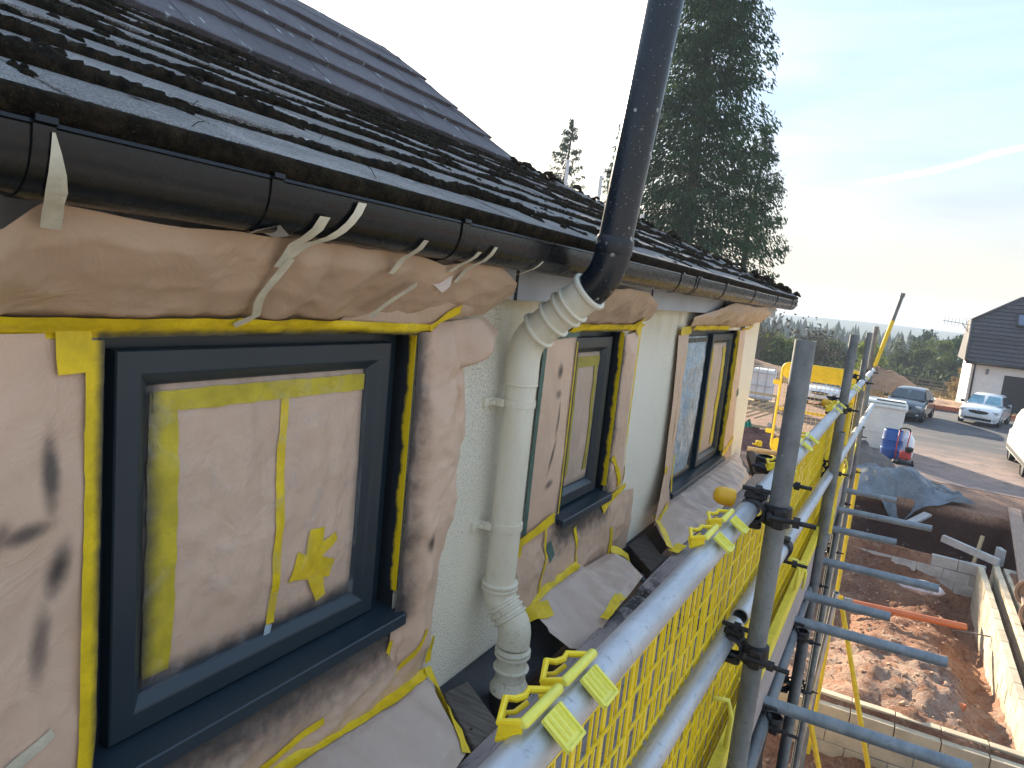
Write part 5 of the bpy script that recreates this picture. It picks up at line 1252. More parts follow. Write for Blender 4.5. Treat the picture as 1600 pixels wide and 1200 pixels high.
b = MB(); b.obox((-2.15, 24.4, .55), (.45, .22, .18), rotz(.6) @ Matrix.Rotation(.4, 3, 'Y'), .02); tag(b.build('stone_block', M['rubble']), 'pale stone block lying on the red soil heap', 'stone')
# timber trellis / gate panel
tg = thing('timber_trellis', 'pale timber lattice panel standing by the red soil heap', 'trellis', (-2.9, 26.6, 0))
for x in (-4.0, -2.55): b = MB(); b.box((x, 26.5, 0), (x + .09, 26.6, 1.45)); b.build('post', M['pine'], tg)
for z in (.12, .75, 1.35): b = MB(); b.box((-3.95, 26.51, z), (-2.5, 26.56, z + .09)); b.build('rail', M['pine'], tg)
for k in range(5):
    b = MB(); b.obox((-3.7 + k * .29, 26.53, .78), (.06, .03, 1.45), Matrix.Rotation(R(62), 3, 'Y')); b.build('slat', M['pine'], tg)
cg = thing('caged_tank', 'white plastic tank in a pale cage beyond the house corner', 'tank', (-4.4, 34.8, 0))
b = MB(); b.obox((-4.4, 34.8, .95), (1.0, 1.0, 1.5), None, .06); b.build('tank', M['white'], cg)
for x in (-4.95, -4.6, -4.2, -3.85): b = MB(); b.box((x, 34.24, .1), (x + .04, 34.28, 1.85)); b.build('cage_bar', M['galv'], cg)
for z in (.3, .9, 1.5, 1.82): b = MB(); b.box((-4.95, 34.2, z), (-3.81, 34.24, z + .04)); b.build('cage_bar', M['galv'], cg)
b = MB(); b.box((-5, 34.2, 0), (-3.8, 35.4, .12)); b.build('pallet', M['pine'], cg)
# white tank, drum, machine
tk = thing('white_tank', 'square off-white water tank with lid beside the dark car', 'tank', (1.0, 27.9, 0))
b = MB(); b.loft([[(1.0 + sx * w_, 27.9 + sy * w_, z) for sx, sy in ((-1, -1), (1, -1), (1, 1), (-1, 1))] for w_, z in ((.52, 0), (.60, .55), (.62, .62), (.66, 1.5))], True, True); b.build('body', M['ibc'], tk)
b = MB(); b.obox((1.0, 27.9, 1.56), (1.42, 1.42, .12), None, .03); b.obox((1.0, 27.9, 1.68), (1.30, 1.30, .10), None, .04); b.build('lid', M['ibc'], tk)
b = MB(); b.obox((1.15, 27.5, 1.745), (.9, .25, .03), None, .01); b.build('strap', M['trim'], tk)
dr = thing('blue_drum', 'blue plastic drum behind the red site machine', 'drum', (1.40, 25.95, 0))
b = MB(); b.lathe([(.28, 0), (.31, .03), (.32, .3), (.335, .33), (.32, .36), (.32, .62), (.335, .65), (.32, .68), (.31, .93), (.29, .96), (.27, .96), (.27, .9), (0, .9)], (1.40, 25.95, 0), seg=28); b.build('body', M['blue'], dr, smooth=True, auto=50)
cn = thing('canister', 'small white canister standing beyond the red site machine', 'canister', (1.85, 26.6, 0))
b = MB(); b.lathe([(.2, 0), (.22, .05), (.22, .62), (.14, .75), (.09, .8), (.09, .9), (0, .9)], (1.85, 26.6, 0), seg=18); b.build('body', M['white'], cn, smooth=True, auto=50)
mc = thing('site_machine', 'red framed site compactor with tall handle beside the blue drum', 'machine', (1.75, 25.3, 0))
for x in (1.56, 1.86): b = MB(); b.tube([(x, 25.35, .12), (x - .02, 25.42, .6), (x, 25.45, 1.05)], .022, 8); b.build('handle_leg', M['red'], mc, smooth=True)
b = MB(); b.tube([(1.56, 25.45, 1.05), (1.58, 25.45, 1.12), (1.71, 25.45, 1.14), (1.84, 25.45, 1.12), (1.86, 25.45, 1.05)], .026, 8); b.build('handle_grip', M['trim'], mc, smooth=True)
b = MB(); b.obox((1.82, 25.2, .30), (.34, .3, .26), None, .04); b.build('engine', M['red'], mc)
b = MB(); b.lathe([(.10, 0), (.12, .04), (.12, .14), (.05, .16)], (1.90, 25.1, .44), seg=14); b.build('air_filter', M['trim'], mc, smooth=True, auto=40)
b = MB(); b.obox((1.8, 25.25, .05), (.62, .5, .08), None, .02); b.build('base_plate', M['trim'], mc)
for x in (1.62, 2.02):
    b = MB(); b.lathe([(.0, 0), (.05, .0), (.1, .01), (.1, .05), (0, .05)], (x, 25.05, .1), Matrix.Rotation(R(90), 3, 'Y'), seg=16, caps=False); b.build('wheel', M['rubber'], mc, smooth=True, auto=40)
wa = thing('steel_wheels', 'pair of rusty brown hubbed wheels at the right edge of the site', 'wheels', (3.75, 13.6, 0))
for y in (14.05, 12.95):
    fr = frame_to((-.55, -.75, .35)); b = MB(); b.lathe([(0, .0), (.045, .0), (.05, .012), (.16, .02), (.17, .06), (.215, .065), (.235, .03), (.235, -.05), (.215, -.07), (0, -.07)], (3.72 - (14.05 - y) * .06, y, .16), fr, seg=26, caps=False); w_ = b.build('wheel', M['spoil'], wa, smooth=True, auto=35)
    b = MB(); b.lathe([(.05, .02), (.04, .07), (0, .075)], (3.72 - (14.05 - y) * .06, y, .16), fr, seg=14, caps=False); b.build('hub', M['rust'], w_, smooth=True)
b = MB(); b.tube([(3.80, 14.15, .14), (3.74, 13.05, .14)], .025, 8); b.build('axle', M['rust'], wa, smooth=True)

# ------------------------------------------------------------------ cars
def car(name, label, loc, rz, paint, screen, L=4.1, W=1.74, Hh=1.47):
    t = thing(name, label, 'car', loc, 'cars parked on the driveway'); t.rotation_euler = (0, 0, rz)
    hw = W / 2
    # local: nose at -y.  stations: y, half width, z bottom, z belt/top of lower body, crown
    st = [(-L/2, .62, .30, .60), (-L/2 + .06, .72, .22, .70), (-L/2 + .25, .83, .18, .80), (-L/2 + .7, hw, .18, .90), (-L/2 + 1.15, hw, .18, .97), (0, hw, .18, .95), (L/2 - .7, hw, .2, .98), (L/2 - .2, hw - .05, .22, 1.0), (L/2, hw - .14, .3, .95)]
    b = MB(); rings = []
    for y, w_, z0, z1 in st:
        r_ = [(-w_ + .10, z0), (-w_ + .02, z0 + .10), (-w_, z0 + .28), (-w_ + .01, z1 - .10), (-w_ + .07, z1 - .02), (-w_ * .6, z1 + .02), (0, z1 + .035)]
        full = r_ + [(-x, z) for x, z in reversed(r_[:-1])]; rings.append([(x, y, z) for x, z in full])
    b.loft(rings, True, True); body = b.build('body', paint, t, smooth=True, auto=35, local=True)
    # greenhouse
    b = MB(); gh = [(-L/2 + 1.0, .74, .76, .98, 1.00), (-L/2 + 1.62, .60, .76, Hh - .07, .99), (-L/2 + 1.9, .585, .77, Hh, .98), (L/2 - 1.1, .58, .77, Hh - .01, .98), (L/2 - .45, .55, .74, Hh - .09, 1.0), (L/2 - .08, .60, .70, 1.02, 1.0)]
    b.loft([[(-wb, y, zb - .03), (-wt, y, zt - .05), (-wt + .08, y, zt), (0, y, zt + .02), (wt - .08, y, zt), (wt, y, zt - .05), (wb, y, zb - .03)] for y, wt, wb, zt, zb in gh], True, True)
    b.build('cabin', paint, t, smooth=True, auto=30, local=True)
    def quad(nm, pts, mat, off=.006, par=None):
        P = [Vector(p) for p in pts]; n_ = (P[1] - P[0]).cross(P[-1] - P[0]).normalized() * off; b = MB(); b.prism([p + n_ for p in P], -n_ * 1.0); return b.build(nm, mat, par or t, local=True)
    ys, ye = -L/2 + 1.03, -L/2 + 1.60; zt = Hh - .09
    quad('windscreen', [(-.70, ys, .995), (.70, ys, .995), (.575, ye, zt), (-.575, ye, zt)], screen, .02)
    for s_ in (1, -1):
        pts = [(s_ * .775, -L/2 + 1.35, .99), (s_ * .78, .35, .97), (s_ * .615, .30, Hh - .10), (s_ * .62, -L/2 + 1.85, Hh - .10)]
        quad('side_window', pts if s_ > 0 else pts[::-1], M['carglass'], .012)
        pts = [(s_ * .78, .42, .97), (s_ * .765, L/2 - .5, .99), (s_ * .60, L/2 - .65, Hh - .14), (s_ * .612, .37, Hh - .10)]
        quad('side_window', pts if s_ > 0 else pts[::-1], M['carglass'], .012)
        b = MB(); b.obox((s_ * (hw + .09), -L/2 + 1.30, 1.0), (.20, .10, .13), None, .03); b.build('mirror', M['trim'], t, local=True)
        b = MB(); b.obox((s_ * .64, -L/2 + .15, .70), (.34, .16, .14), rotz(-s_ * .5), .03); b.build('headlight', M['lamp'], t, local=True)
        b = MB(); b.obox((s_ * .62, -L/2 + .045, .36), (.20, .06, .08), None, .015); b.build('fog_lamp', M['lamp'], t, local=True)
        for y in (-L/2 + .78, L/2 - .72):
            fr = Matrix.Rotation(R(90) * s_, 3, 'Y')
            b = MB(); b.lathe([(.0, -.14), (.30, -.14), (.315, -.10), (.315, .0), (.295, .02), (.21, .012)], (s_ * (hw - .05), y, .315), fr, seg=24, caps=False); wh = b.build('wheel', M['rubber'], t, smooth=True, auto=40, local=True)
            b = MB(); b.lathe([(.215, .012), (.20, .0), (.06, -.01), (.05, .012), (0, .014)], (s_ * (hw - .05), y, .315), fr, seg=24, caps=False)
            for k in range(5):
                a = 2 * math.pi * k / 5; c_ = Vector((s_ * (hw - .045), y + .11 * math.cos(a), .315 + .11 * math.sin(a))); b.obox(c_, (.02, .18, .04), Matrix.Rotation(a, 3, 'X'))
            b.build('rim', M['alloy'], wh, smooth=True, auto=30, local=True)
            b = MB(); b.lathe([(.36, -.1), (.36, .012), (.335, .016), (.335, -.1)], (s_ * (hw - .015), y, .32), fr, seg=24, caps=False); b.build('arch', M['trim'], t, smooth=True, auto=40, local=True)
    yn = -L/2 - .004
    b = MB(); b.loft([[(x, y, z) for x, z in ((-.42, .70), (-.36, .60), (-.1, .565), (.1, .565), (.36, .60), (.42, .70), (.2, .725), (-.2, .725))] for y in (yn - .02, yn + .10)], True, True); gr = b.build('grille', M['trim'], t, local=True)
    b = MB(); b.lathe([(.055, 0), (.05, .012), (0, .016)], (0, yn - .005, .755), frame_to((0, -1, .4)), seg=16); b.build('badge', M['alloy'], gr, local=True)
    b = MB(); b.obox((0, yn - .012, .47), (.52, .02, .11), None, .006); b.build('number_plate', M['plate'], t, local=True)
    b = MB(); b.obox((0, -L/2 + .03, .32), (1.15, .08, .13), None, .02); b.build('lower_intake', M['trim'], t, local=True)
    b = MB(); b.obox((0, -L/2 + .08, .215), (1.35, .16, .05), None, .02); b.build('splitter', paint if paint != M['car_dark'] else M['trim'], t, local=True)
    return t
car('parked_car', 'dark grey hatchback parked facing the camera on the driveway', (1.95, 38.9, .02), R(-9), M['car_dark'], M['carglass'], 4.3, 1.76, 1.46)
car('parked_car', 'white hatchback parked in front of the garage door', (5.35, 41.7, .02), R(-14), M['car_white'], M['screen_shade'], 4.0, 1.73, 1.46)
car('parked_car', 'pale car half hidden behind the yellow end gate', (-1.75, 39.3, .02), R(-8), M['car_white'], M['carglass'], 4.1, 1.74, 1.46)
# van (only its nose-side corner shows at the right edge)
vn = thing('parked_van', 'cream white panel van cut by the right edge of the photo', 'van', (6.1, 28.6, .02), None)
vn.rotation_euler = (0, 0, R(0))
b = MB(); prof = [(-2.45, .42), (-2.5, .75), (-2.42, 1.85), (-2.3, 1.97), (.9, 2.0), (1.55, 1.75), (2.0, 1.22), (2.5, 1.02), (2.6, .6), (2.55, .32), (1.9, .30), (-2.3, .34)]
rings = []
for x, k in ((-.98, .0), (-.96, .0)): pass
b.loft([[(x, y * f, .32 + (z - .32) * g_) for y, z in prof] for x, f, g_ in ((-.86, .97, .965), (-.93, .99, .985), (-.965, 1.0, .93), (-.965, 1, .93))][:0] or [[(x, y, z if z < 1.2 else z - dz) for y, z in prof] for x, dz in ((-.97, .12), (-.95, .06), (-.88, .015), (0, 0), (.88, .015), (.95, .06), (.97, .12))], True, True)
b.build('body', M['van_white'], vn, smooth=True, auto=35, local=True)
for y0, y1 in ((-2.2, -.75), (-.6, .55)):
    b = MB(); ins = rrect(y0, y1, .85, 1.70, .14, 0, 4); b.prism([(-.974, q_[0], q_[2]) for q_ in ins], (-.006, 0, 0)); b.build('side_panel', M['van_white'], vn, local=True)
b = MB(); b.obox((-.974, 0, .42), (.03, 4.9, .14), None, .01); b.build('sill_trim', M['trim'], vn, local=True)
b = MB(); b.obox((0, -2.5, .48), (1.9, .14, .26), None, .04); b.build('bumper', M['trim'], vn, local=True)
for s_ in (1, -1):
    b = MB(); b.obox((s_ * .9, -2.47, 1.2), (.10, .08, .5), None, .02); b.build('rear_lamp', M['red'], vn, local=True)
    for y in (-1.55, 1.6):
        fr = Matrix.Rotation(R(90) * s_, 3, 'Y')
        b = MB(); b.lathe([(0, -.16), (.31, -.16), (.335, -.11), (.335, 0), (.31, .02), (.20, .01)], (s_ * .93, y, .335), fr, seg=26, caps=False); wh = b.build('wheel', M['rubber'], vn, smooth=True, auto=40, local=True)
        b = MB(); b.lathe([(.205, .01), (.19, -.005), (.05, -.01), (0, .005)], (s_ * .93, y, .335), fr, seg=26, caps=False)
        for k in range(8):
            a = 2 * math.pi * k / 8; b.obox((s_ * .937, y + .115 * math.cos(a), .335 + .115 * math.sin(a)), (.02, .15, .035), Matrix.Rotation(a, 3, 'X'))
        b.build('rim', M['alloy'], wh, smooth=True, auto=30, local=True)
        b = MB(); b.lathe([(.39, -.1), (.39, .006), (.355, .012), (.355, -.1)], (s_ * .965, y, .36), fr, seg=26, caps=False); b.build('arch', M['trim'], vn, smooth=True, auto=40, local=True)

# ------------------------------------------------------------------ garage
GX, GY = 5.05, 50.6; zg = Hgt(GX, GY)
ga = thing('garage', 'white garage with steep dark tiled half-hipped roof', 'garage', (GX + 5, GY + 3.6, zg))
b = MB(); b.box((GX, GY, zg - .3), (GX + 1.75, GY + .3, 2.72)); b.box((GX + 1.75, GY, zg + 2.32), (GX + 10.5, GY + .3, 2.72)); b.box((GX, GY + .3, zg - .3), (GX + .3, GY + 7.2, 2.72)); b.box((GX, GY + 6.9, zg - .3), (GX + 11, GY + 7.2, 2.72)); b.box((GX + 10.5, GY, zg - .3), (GX + 11, GY + .3, 2.72))
b.build('wall', M['white_wall'], ga)
b = MB(); b.box((GX + 1.75, GY + .18, zg), (GX + 10.5, GY + .24, zg + 2.32)); gd = b.build('garage_door', M['door_dark'], ga)
for k in range(4): b = MB(); b.box((GX + 1.77, GY + .165, zg + .05 + k * .56), (GX + 10.4, GY + .1795, zg + .58 + k * .56)); b.build('door_panel', M['door_dark'], gd)
ez, ey = 2.70, GY - .35; ry, rz_ = GY + 3.6, 2.70 + 3.95 * math.tan(R(47)); xl = GX - .35; xr = GX + 11.3
hz = ez + (rz_ - ez) * 0.60; hy = ey + (ry - ey) * 0.60; hx = xl + 2.6
b = MB(); fr_ = [(xl, ey, ez), (xr, ey, ez), (xr, ry, rz_), (hx, ry, rz_), (xl + .05, hy, hz)]; by = 2 * ry - ey; bhy = 2 * ry - hy
bk_ = [(xl, by, ez), (xr, by, ez), (xr, ry, rz_), (hx, ry, rz_), (xl + .05, bhy, hz)]
b.add(fr_, [(0, 1, 2, 3, 4)]); b.add(bk_, [(0, 1, 2, 3, 4)]); b.add([fr_[4], fr_[3], bk_[4]], [(0, 1, 2)]); b.add([fr_[0], fr_[4], bk_[4], bk_[0]], [(0, 1, 2, 3)]); b.add([fr_[0], fr_[1], bk_[1], bk_[0]], [(0, 1, 2, 3)])
gr = b.build('roof', M['slate_far'], ga)
nC = 17; sl = Vector((0, ry - ey, rz_ - ez)); nn = Vector((0, -(rz_ - ez), ry - ey)).normalized()
for c in range(nC):
    t0, t1 = c / nC, (c + 1.15) / nC
    def lx(t):
        return xl + .05 * min(1, t / 0.60) - .04 if t <= 0.60 else xl + .05 + (hx - xl) * (t - 0.60) / .40 - .04
    p = [Vector((lx(t0), ey, ez)) + sl * t0 + nn * .07, Vector((xr, ey, ez)) + sl * t0 + nn * .07, Vector((xr, ey, ez)) + sl * min(1, t1) + nn * .015, Vector((lx(min(1, t1)), ey, ez)) + sl * min(1, t1) + nn * .015]
    b = MB(); b.prism(p, -nn * .05); b.build('tile_course', M['slate_far'], gr)
for p0, p1 in (((xl, ey, ez), (xl + .05, hy, hz)), ((xl + .05, hy, hz), (hx, ry, rz_)), ((hx, ry, rz_), (xr, ry, rz_))):
    b = MB(); b.tube([Vector(p0) + nn * .06, Vector(p1) + nn * .06], .09, 8); b.build('verge_tile', M['slate_far'], gr, smooth=True)
b = MB(); rw = Vector((GX + 2.75, ey, ez)) + sl * .64 + nn * .13; b.obox(rw, (1.45, 1.05, .12), Matrix((Vector((1, 0, 0)), sl.normalized(), nn)).transposed(), .02); rwf = b.build('roof_window', M['trim'], gr)
b = MB(); b.obox(rw + nn * .06, (1.25, .85, .03), Matrix((Vector((1, 0, 0)), sl.normalized(), nn)).transposed(), .005); b.build('pane', M['rooflight'], rwf) if False else b.build('roof_pane', M['rooflight'], gr)
b = MB(); b.tube([(xl, ey - .02, ez - .06), (xr, ey - .02, ez - .06)], .07, 10); b.build('gutter', M['trim'], ga, smooth=True)
b = MB(); b.tube([(GX + .15, ey, ez - .1), (GX + .18, GY - .1, ez - .5), (GX + .2, GY - .08, zg)], .055, 10); b.build('downpipe', M['trim'], ga, smooth=True)
b = MB(); b.obox((GX + .85, GY - .08, 2.2), (.14, .14, .32), None, .03); b.build('wall_lamp', M['dull'], ga)
an = MB(); q_ = Vector((GX - .75, GY + 2.2, 5.0)); an.tube([(GX - .1, GY + 2.2, 4.2), (GX - .45, GY + 2.2, 4.6), q_], .025, 6); an.tube([q_ + Vector((-1.1, 0, .08)), q_ + Vector((.5, 0, -.05))], .02, 6)
for k in range(6): an.tube([q_ + Vector((-1.0 + k * .2, 0, -.22)), q_ + Vector((-1.0 + k * .2, 0, .32))], .012, 5)
an.tube([q_ + Vector((.1, 0, -.4)), q_ + Vector((.35, 0, .45))], .015, 5); an.tube([q_ + Vector((.35, 0, -.4)), q_ + Vector((.1, 0, .45))], .015, 5)
an.build('aerial', M['dull'], ga)
# brick edging, fence
be = thing('brick_edging', 'low orange brick edging between the two parked cars', 'brick wall', (3.6, 44.2, 0))
for k in range(24):
    for c in range(3):
        b = MB(); b.obox((2.3 + k * .235 + .11 * (c % 2), 44.4 + k * .03, .07 + c * .085), (.215, .11, .075), rotz(.12), .006) if k + c == 0 else None
        if k + c == 0: o = b.build('brick', M['brick'], be); bme = o.data; o.location = (0, 0, 0)
        else: o = link('brick', bme, be); o.location = Vector((k * .235 + .11 * (c % 2), k * .03, c * .085)); 
b = MB(); rows = [[(1.8 + i * .3, 44.6 + j * 1.2 + i * .035, Hgt(2 + i * .3, 44.6 + j) + .24 + .10 * fbm(i * .5, j, 6) - .1 * (j == 7)) for i in range(16)] for j in range(8)]
b.loft(rows, False); tag(b.build('raised_bed', M['spoil'], smooth=True), 'sandy raised ground behind the brick edging', 'ground bed')
fe = thing('field_fence', 'weathered post and rail fence at the field edge', 'fence', (3, 66, Hgt(3, 66)))
for k in range(13):
    x = -3 + k * .95; z = Hgt(x, 66); b = MB(); b.box((x, 66, z - .2), (x + .12, 66.12, z + 1.15)); b.build('post', M['fence'], fe)
for h in (.35, .7, 1.02): b = MB(); b.box((-3, 65.95, Hgt(2, 66) + h), (8.5, 65.99, Hgt(2, 66) + h + .11)); b.build('rail', M['fence'], fe)
# ------------------------------------------------------------------ trees
def mesh_np(name, V_, F_, mat, parent=None):
    me = bpy.data.meshes.new(name); me.vertices.add(len(V_)); me.vertices.foreach_set('co', np.asarray(V_, np.float32).ravel())
    F_ = np.asarray(F_, np.int32); k = F_.shape[1]; me.loops.add(F_.size); me.loops.foreach_set('vertex_index', F_.ravel())
    me.polygons.add(len(F_)); me.polygons.foreach_set('loop_start', np.arange(0, F_.size, k, dtype=np.int32)); me.polygons.foreach_set('loop_total', np.full(len(F_), k, np.int32))
    me.materials.append(mat); me.update(); me.validate()
    return link(name, me, parent)
def leaf_quads(C_, D_, L_, W_, rs):
    """quads centred at C_, along D_, of length L_ and width W_"""
    n = len(C_); rv = rs.normal(size=(n, 3)); S_ = np.cross(D_, rv); S_ /= np.linalg.norm(S_, axis=1, keepdims=True) + 1e-9
    a = C_ - D_ * L_[:, None] * .5; c = C_ + D_ * L_[:, None] * .5; w_ = S_ * W_[:, None] * .5
    V_ = np.stack([a - w_ * .6, C_ - w_ * 1.0 * .9 + D_ * 0, c, C_ + w_ * .9], 1).reshape(-1, 3)
    return V_, np.arange(4 * n).reshape(-1, 4)
def conifer(name, label, base, H_, rad, seed, mat, nb=300, dens=34, leaf=.34, bare=.06, droop=.35, group=None, shape=1.0, notch=None, hang=.55):
    rs = np.random.RandomState(seed); base = Vector(base); t = thing(name, label, 'tree', base, group)
    b = MB(); n = 12; b.tube([base + Vector((.12 * math.sin(i * .7), .1 * math.cos(i), H_ * i / n)) for i in range(n + 1)], [rad * .075 * (1 - .93 * i / n) + .01 for i in range(n + 1)], 9)
    limbs = b; CC, DD, LL, WW = [], [], [], []
    for k in range(nb):
        f = bare + (1 - bare) * (k + rs.rand()) / nb; f = min(.995, f)
        prof = (1 - f) ** .75 * min(1, (f + .10) / .28) ** .8 * shape
        r_ = rad * prof * rs.uniform(.62, 1.12) + .15; az = rs.rand() * 2 * math.pi
        if notch: r_ *= notch(f, az)
        z0 = H_ * f; ca, sa = math.cos(az), math.sin(az); m_ = 8; pth = []
        for j in range(m_ + 1):
            s_ = j / m_; pth.append((base.x + ca * r_ * s_, base.y + sa * r_ * s_, base.z + z0 + r_ * (.16 * s_ - droop * s_ * s_ * (1.15 - f) + .10 * s_ ** 4)))
        if k % 2 == 0: limbs.tube([Vector(p) for p in pth[::2]], [.035 * (1 - f) + .012, .03 * (1 - f) + .01, .02, .012, .006], 4, False)
        P_ = np.array(pth); cnt = int(dens * (.35 + r_ / rad))
        s_ = rs.beta(1.7, 1.0, cnt); q_ = s_ * m_; i0 = np.minimum(q_.astype(int), m_ - 1); fr = (q_ - i0)[:, None]; C_ = P_[i0] * (1 - fr) + P_[i0 + 1] * fr
        side = np.array([-sa, ca, 0]); spread = (.10 + .22 * (1 - s_)) * r_ * .75
        C_ = C_ + side * (rs.normal(size=cnt) * spread * .6)[:, None] + np.stack([rs.normal(size=cnt) * .06, rs.normal(size=cnt) * .06, -np.abs(rs.normal(size=cnt)) * leaf * hang], 1)
        D_ = np.stack([ca + rs.normal(size=cnt) * .5, sa + rs.normal(size=cnt) * .5, -.55 - np.abs(rs.normal(size=cnt)) * .9], 1); D_ /= np.linalg.norm(D_, axis=1, keepdims=True)
        CC.append(C_); DD.append(D_); LL.append(leaf * rs.uniform(.55, 1.35, cnt)); WW.append(leaf * rs.uniform(.20, .42, cnt))
    limbs.build('trunk', M['bark'], t, smooth=True)
    V_, F_ = leaf_quads(np.concatenate(CC), np.concatenate(DD), np.concatenate(LL), np.concatenate(WW), rs); mesh_np('crown', V_, F_, mat, t); return t
def broadleaf(name, label, base, H_, rad, seed, mat, nl=2600, leaf=.4, bare=False, group=None, low=.12):
    rs = np.random.RandomState(seed); base = Vector(base); t = thing(name, label, 'tree', base, group); r3 = random.Random(seed)
    b = MB(); ends = []
    def grow(p, d_, L, r_, lev):
        q1 = p + d_ * L * .5 + Vector((r3.uniform(-.1, .1), r3.uniform(-.1, .1), 0)) * L; q2 = q1 + (d_ + Vector((r3.uniform(-.3, .3), r3.uniform(-.3, .3), r3.uniform(-.05, .2)))).normalized() * L * .5
        b.tube([p, q1, q2], [r_, r_ * .8, r_ * .6], 5 if lev < 2 else 3, False); ends.append((q2, lev))
        if lev < (4 if bare else 3):
            for k in range(r3.choice((2, 3, 3))):
                a = r3.uniform(0, 6.28); tl = r3.uniform(.35, .9); nd = (d_ + Vector((math.cos(a) * tl, math.sin(a) * tl, r3.uniform(-.1, .35)))).normalized(); grow(q2 if k else q1.lerp(q2, .6), nd, L * r3.uniform(.55, .78), r_ * .55, lev + 1)
    ns = 3 if rad > H_ * .4 else 2
    for k in range(ns): grow(base + Vector((r3.uniform(-.2, .2), r3.uniform(-.2, .2), -.1)), Vector((r3.uniform(-.25, .25), r3.uniform(-.25, .25), 1)).normalized(), H_ * .30, H_ * .018 + .02, 0)
    b.build('trunk', M['twig'] if bare else M['bark'], t)
    ncl = 26; cl_ = []
    for k in range(ncl):
        f = rs.beta(1.6, 1.4); a = rs.rand() * 6.28; rr = rad * math.sqrt(max(.05, 1 - (2 * f - .9) ** 2 * .8)) * rs.uniform(.3, 1)
        cl_.append((base.x + rr * math.cos(a) * .85, base.y + rr * math.sin(a) * .85, base.z + H_ * (low + (1 - low) * f), rad * rs.uniform(.22, .46)))
    cl_ = np.array(cl_); idx = rs.randint(0, ncl, nl); v = rs.normal(size=(nl, 3)); v /= np.linalg.norm(v, axis=1, keepdims=True); rr = cl_[idx, 3] * rs.rand(nl) ** .4
    C_ = cl_[idx, :3] + v * rr[:, None] * np.array([1, 1, .8]); C_[:, 2] = np.maximum(C_[:, 2], base.z + .1)
    D_ = v + rs.normal(size=(nl, 3)) * .8; D_ /= np.linalg.norm(D_, axis=1, keepdims=True)
    V_, F_ = leaf_quads(C_, D_, leaf * rs.uniform(.6, 1.3, nl), leaf * rs.uniform(.4, .8, nl), rs); mesh_np('crown', V_, F_, mat, t); return t
conifer('conifer_tree', 'tall dense dark conifer standing behind the roof and black pipe', (-8.35, 32.0, 0), 25.5, 5.3, 11, M['needle'], 700, 122, .27, .20, .50, hang=1.25)
conifer('conifer_tree', 'small pale conifer behind the roof hip left of the black pipe', (-19.0, 40.0, 0), 15.2, 3.6, 12, M['needle2'], 150, 60, .26, .2, .2)
conifer('conifer_tree', 'sparse conifer behind the roof just left of the black pipe', (-12.6, 33.5, 0), 13.5, 2.0, 13, M['needle2'], 120, 60, .24, .15, .3)
conifer('pine_tree', 'loose open pine behind the right side of the tall conifer', (-6.2, 35.5, 0), 13.4, 3.6, 14, M['needle2'], 100, 80, .22, .52, .0, hang=1.0)
# hedgerow and field trees
def gz(x, y): return Hgt(x, y)
HG = 'trees along the field edge'
for i, (x, y, h, r_, mt, n_, lb, br) in enumerate((
    (-9.6, 63, 7.4, 3.0, 'twig', 260, 'bare branched tree beyond the house corner', True),
    (-12.5, 66, 6.8, 3.2, 'leaf_c', 900, 'half-leafed tree at the house corner', True),
    (-6.0, 70, 5.4, 2.6, 'twig', 700, 'thin brown bare tree right of the house corner', True),
    (-9.0, 68, 3.2, 2.6, 'leaf_a', 2600, 'low green shrub under the bare trees', False),
    (-12.5, 70, 4.2, 3.0, 'leaf_a', 2600, 'green bush at the house corner', False),
    (-5.0, 74, 3.4, 2.6, 'leaf_c', 2200, 'dull green bush behind the nearest post', False),
    (-1.6, 76, 3.8, 1.9, 'leaf_b', 2200, 'bright fresh green tree between the posts', False),
    (1.9, 86, 4.9, 2.5, 'leaf_c', 2200, 'dull green tree right of the leaning pole', False),
    (4.6, 88, 5.0, 2.6, 'leaf_a', 2600, 'rounded green tree above the dark car', False),
    (7.0, 90, 5.6, 2.2, 'needle', 2600, 'dark evergreen tree in the middle of the hedge', False),
    (9.4, 88, 5.0, 2.5, 'leaf_a', 2600, 'green tree between the dark evergreen and garage', False),
    (11.6, 84, 5.2, 2.2, 'leaf_b', 2200, 'light green tree beside the garage roof', False),
    (3.2, 98, 6.5, 1.8, 'needle2', 1600, 'pointed tree behind the rounded green tree', False),
    (-16.5, 72, 5.4, 3.2, 'leaf_c', 2200, 'shrubby tree far left behind the house corner', False))):
    broadleaf('hedge_tree', lb, (x, y, gz(x, y)), h, r_, 40 + i, M[mt], n_, .34, br, HG, .05)
bz = gz(5.6, 61); broadleaf('beech_bush', 'rounded brown beech bush beside the garage wall', (5.3, 60, gz(5.3, 60)), 2.9, 1.0, 77, M['leaf_d'], 2200, .16, False, None, .05)
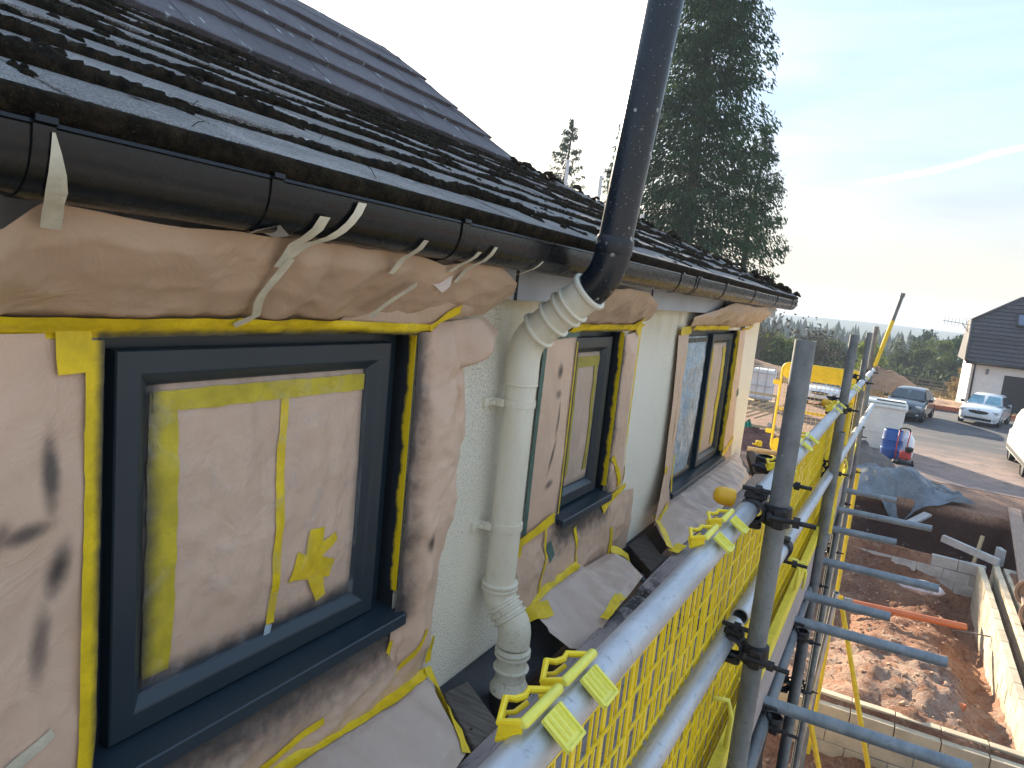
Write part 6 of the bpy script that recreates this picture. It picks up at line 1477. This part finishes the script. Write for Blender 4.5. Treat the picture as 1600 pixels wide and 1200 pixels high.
# low growth along the field edge and the far forest: no one could count it
rs = np.random.RandomState(5)
n_ = 9000; x = rs.uniform(-30, 16, n_); y = rs.uniform(78, 96, n_); C_ = np.stack([x, y, -(y - 45) * .04 + np.abs(rs.normal(size=n_)) * .9 + .1], 1); D_ = rs.normal(size=(n_, 3)); D_ /= np.linalg.norm(D_, axis=1, keepdims=True)
V_, F_ = leaf_quads(C_, D_, rs.uniform(.4, .9, n_), rs.uniform(.3, .6, n_), rs); o = mesh_np('undergrowth', V_, F_, M['leaf_c']); tag(o, 'undergrowth along the foot of the hedge', 'undergrowth', kind='stuff')
VV, FF = [], []; nv_ = 0
for k in range(2600):
    band_ = rs.randint(0, 4); y = (190, 255, 320, 390)[band_] + rs.uniform(-22, 22); x = rs.uniform(-170, 110) * y / 260; h = rs.uniform(7.5, 12.5) + (.8 if band_ else -3.5); r_ = h * rs.uniform(.17, .26); z0 = -min((y - 45) * .04, 13) - .5
    if band_ == 0 and rs.rand() < .5: r_ *= 1.7; h *= .7
    m_ = 9
    for (fz, fr_) in ((.05, 1.0), (.30, .85), (.52, .62), (.74, .40)):
        a = np.arange(m_) * 2 * math.pi / m_ + rs.rand(); rr = r_ * fr_ * rs.uniform(.55, 1.15, m_)
        ringv = np.stack([x + rr * np.cos(a), y + rr * np.sin(a), z0 + h * fz + rs.uniform(-.05, .02, m_) * h], 1); tipv = np.array([[x, y, z0 + h * min(1, fz + .36)]])
        VV.append(np.concatenate([ringv, tipv])); FF.append(np.array([[nv_ + i, nv_ + (i + 1) % m_, nv_ + m_] for i in range(m_)])); nv_ += m_ + 1
o = mesh_np('forest', np.concatenate(VV), np.concatenate(FF), M['forest']); tag(o, 'far conifer forest across the valley', 'forest', kind='stuff')
# rough grass on the field, one mass
n_ = 26000; x = rs.uniform(-22, 14, n_); y = rs.uniform(47, 78, n_) ; keep = ~((x > 4.8) & (y > 49) & (y < 60)); x, y = x[keep], y[keep]
C_ = np.stack([x, y, -(np.maximum(y, 45) - 45) * .04 + .10 + rs.uniform(-.05, .08, len(x))], 1); D_ = np.stack([rs.normal(size=len(x)) * .5, rs.normal(size=len(x)) * .5, np.ones(len(x))], 1); D_ /= np.linalg.norm(D_, axis=1, keepdims=True)
V_, F_ = leaf_quads(C_, D_, rs.uniform(.15, .4, len(x)), rs.uniform(.05, .14, len(x)), rs)
o = mesh_np('rough_grass', V_, F_, simple('dry_grass', (.30, .21, .09), .9, vary=.5, scale=.6)); tag(o, 'rough dry grass and weeds on the field', 'grass', kind='stuff')

# ------------------------------------------------------------------ haze
hzb = MB(); hzb.box((-1200, -80, -32), (1200, 1600, 34)); o = hzb.build('haze', None) if False else None
me = bpy.data.meshes.new('haze'); me.from_pydata(hzb.v, [], hzb.f); o = bpy.data.objects.new('haze', me); COL.objects.link(o)
hm = bpy.data.materials.new('haze_air'); hm.use_nodes = True; hn = hm.node_tree; hn.nodes.clear()
pv = hn.nodes.new('ShaderNodeVolumePrincipled'); ho = hn.nodes.new('ShaderNodeOutputMaterial'); hn.links.new(pv.outputs[0], ho.inputs['Volume'])
pv.inputs['Color'].default_value = (.70, .83, 1.0, 1); pv.inputs['Density'].default_value = HAZE; pv.inputs['Anisotropy'].default_value = .0
me.materials.append(hm); tag(o, 'thin blue haze filling the valley', 'haze', kind='stuff'); o.display_type = 'WIRE'
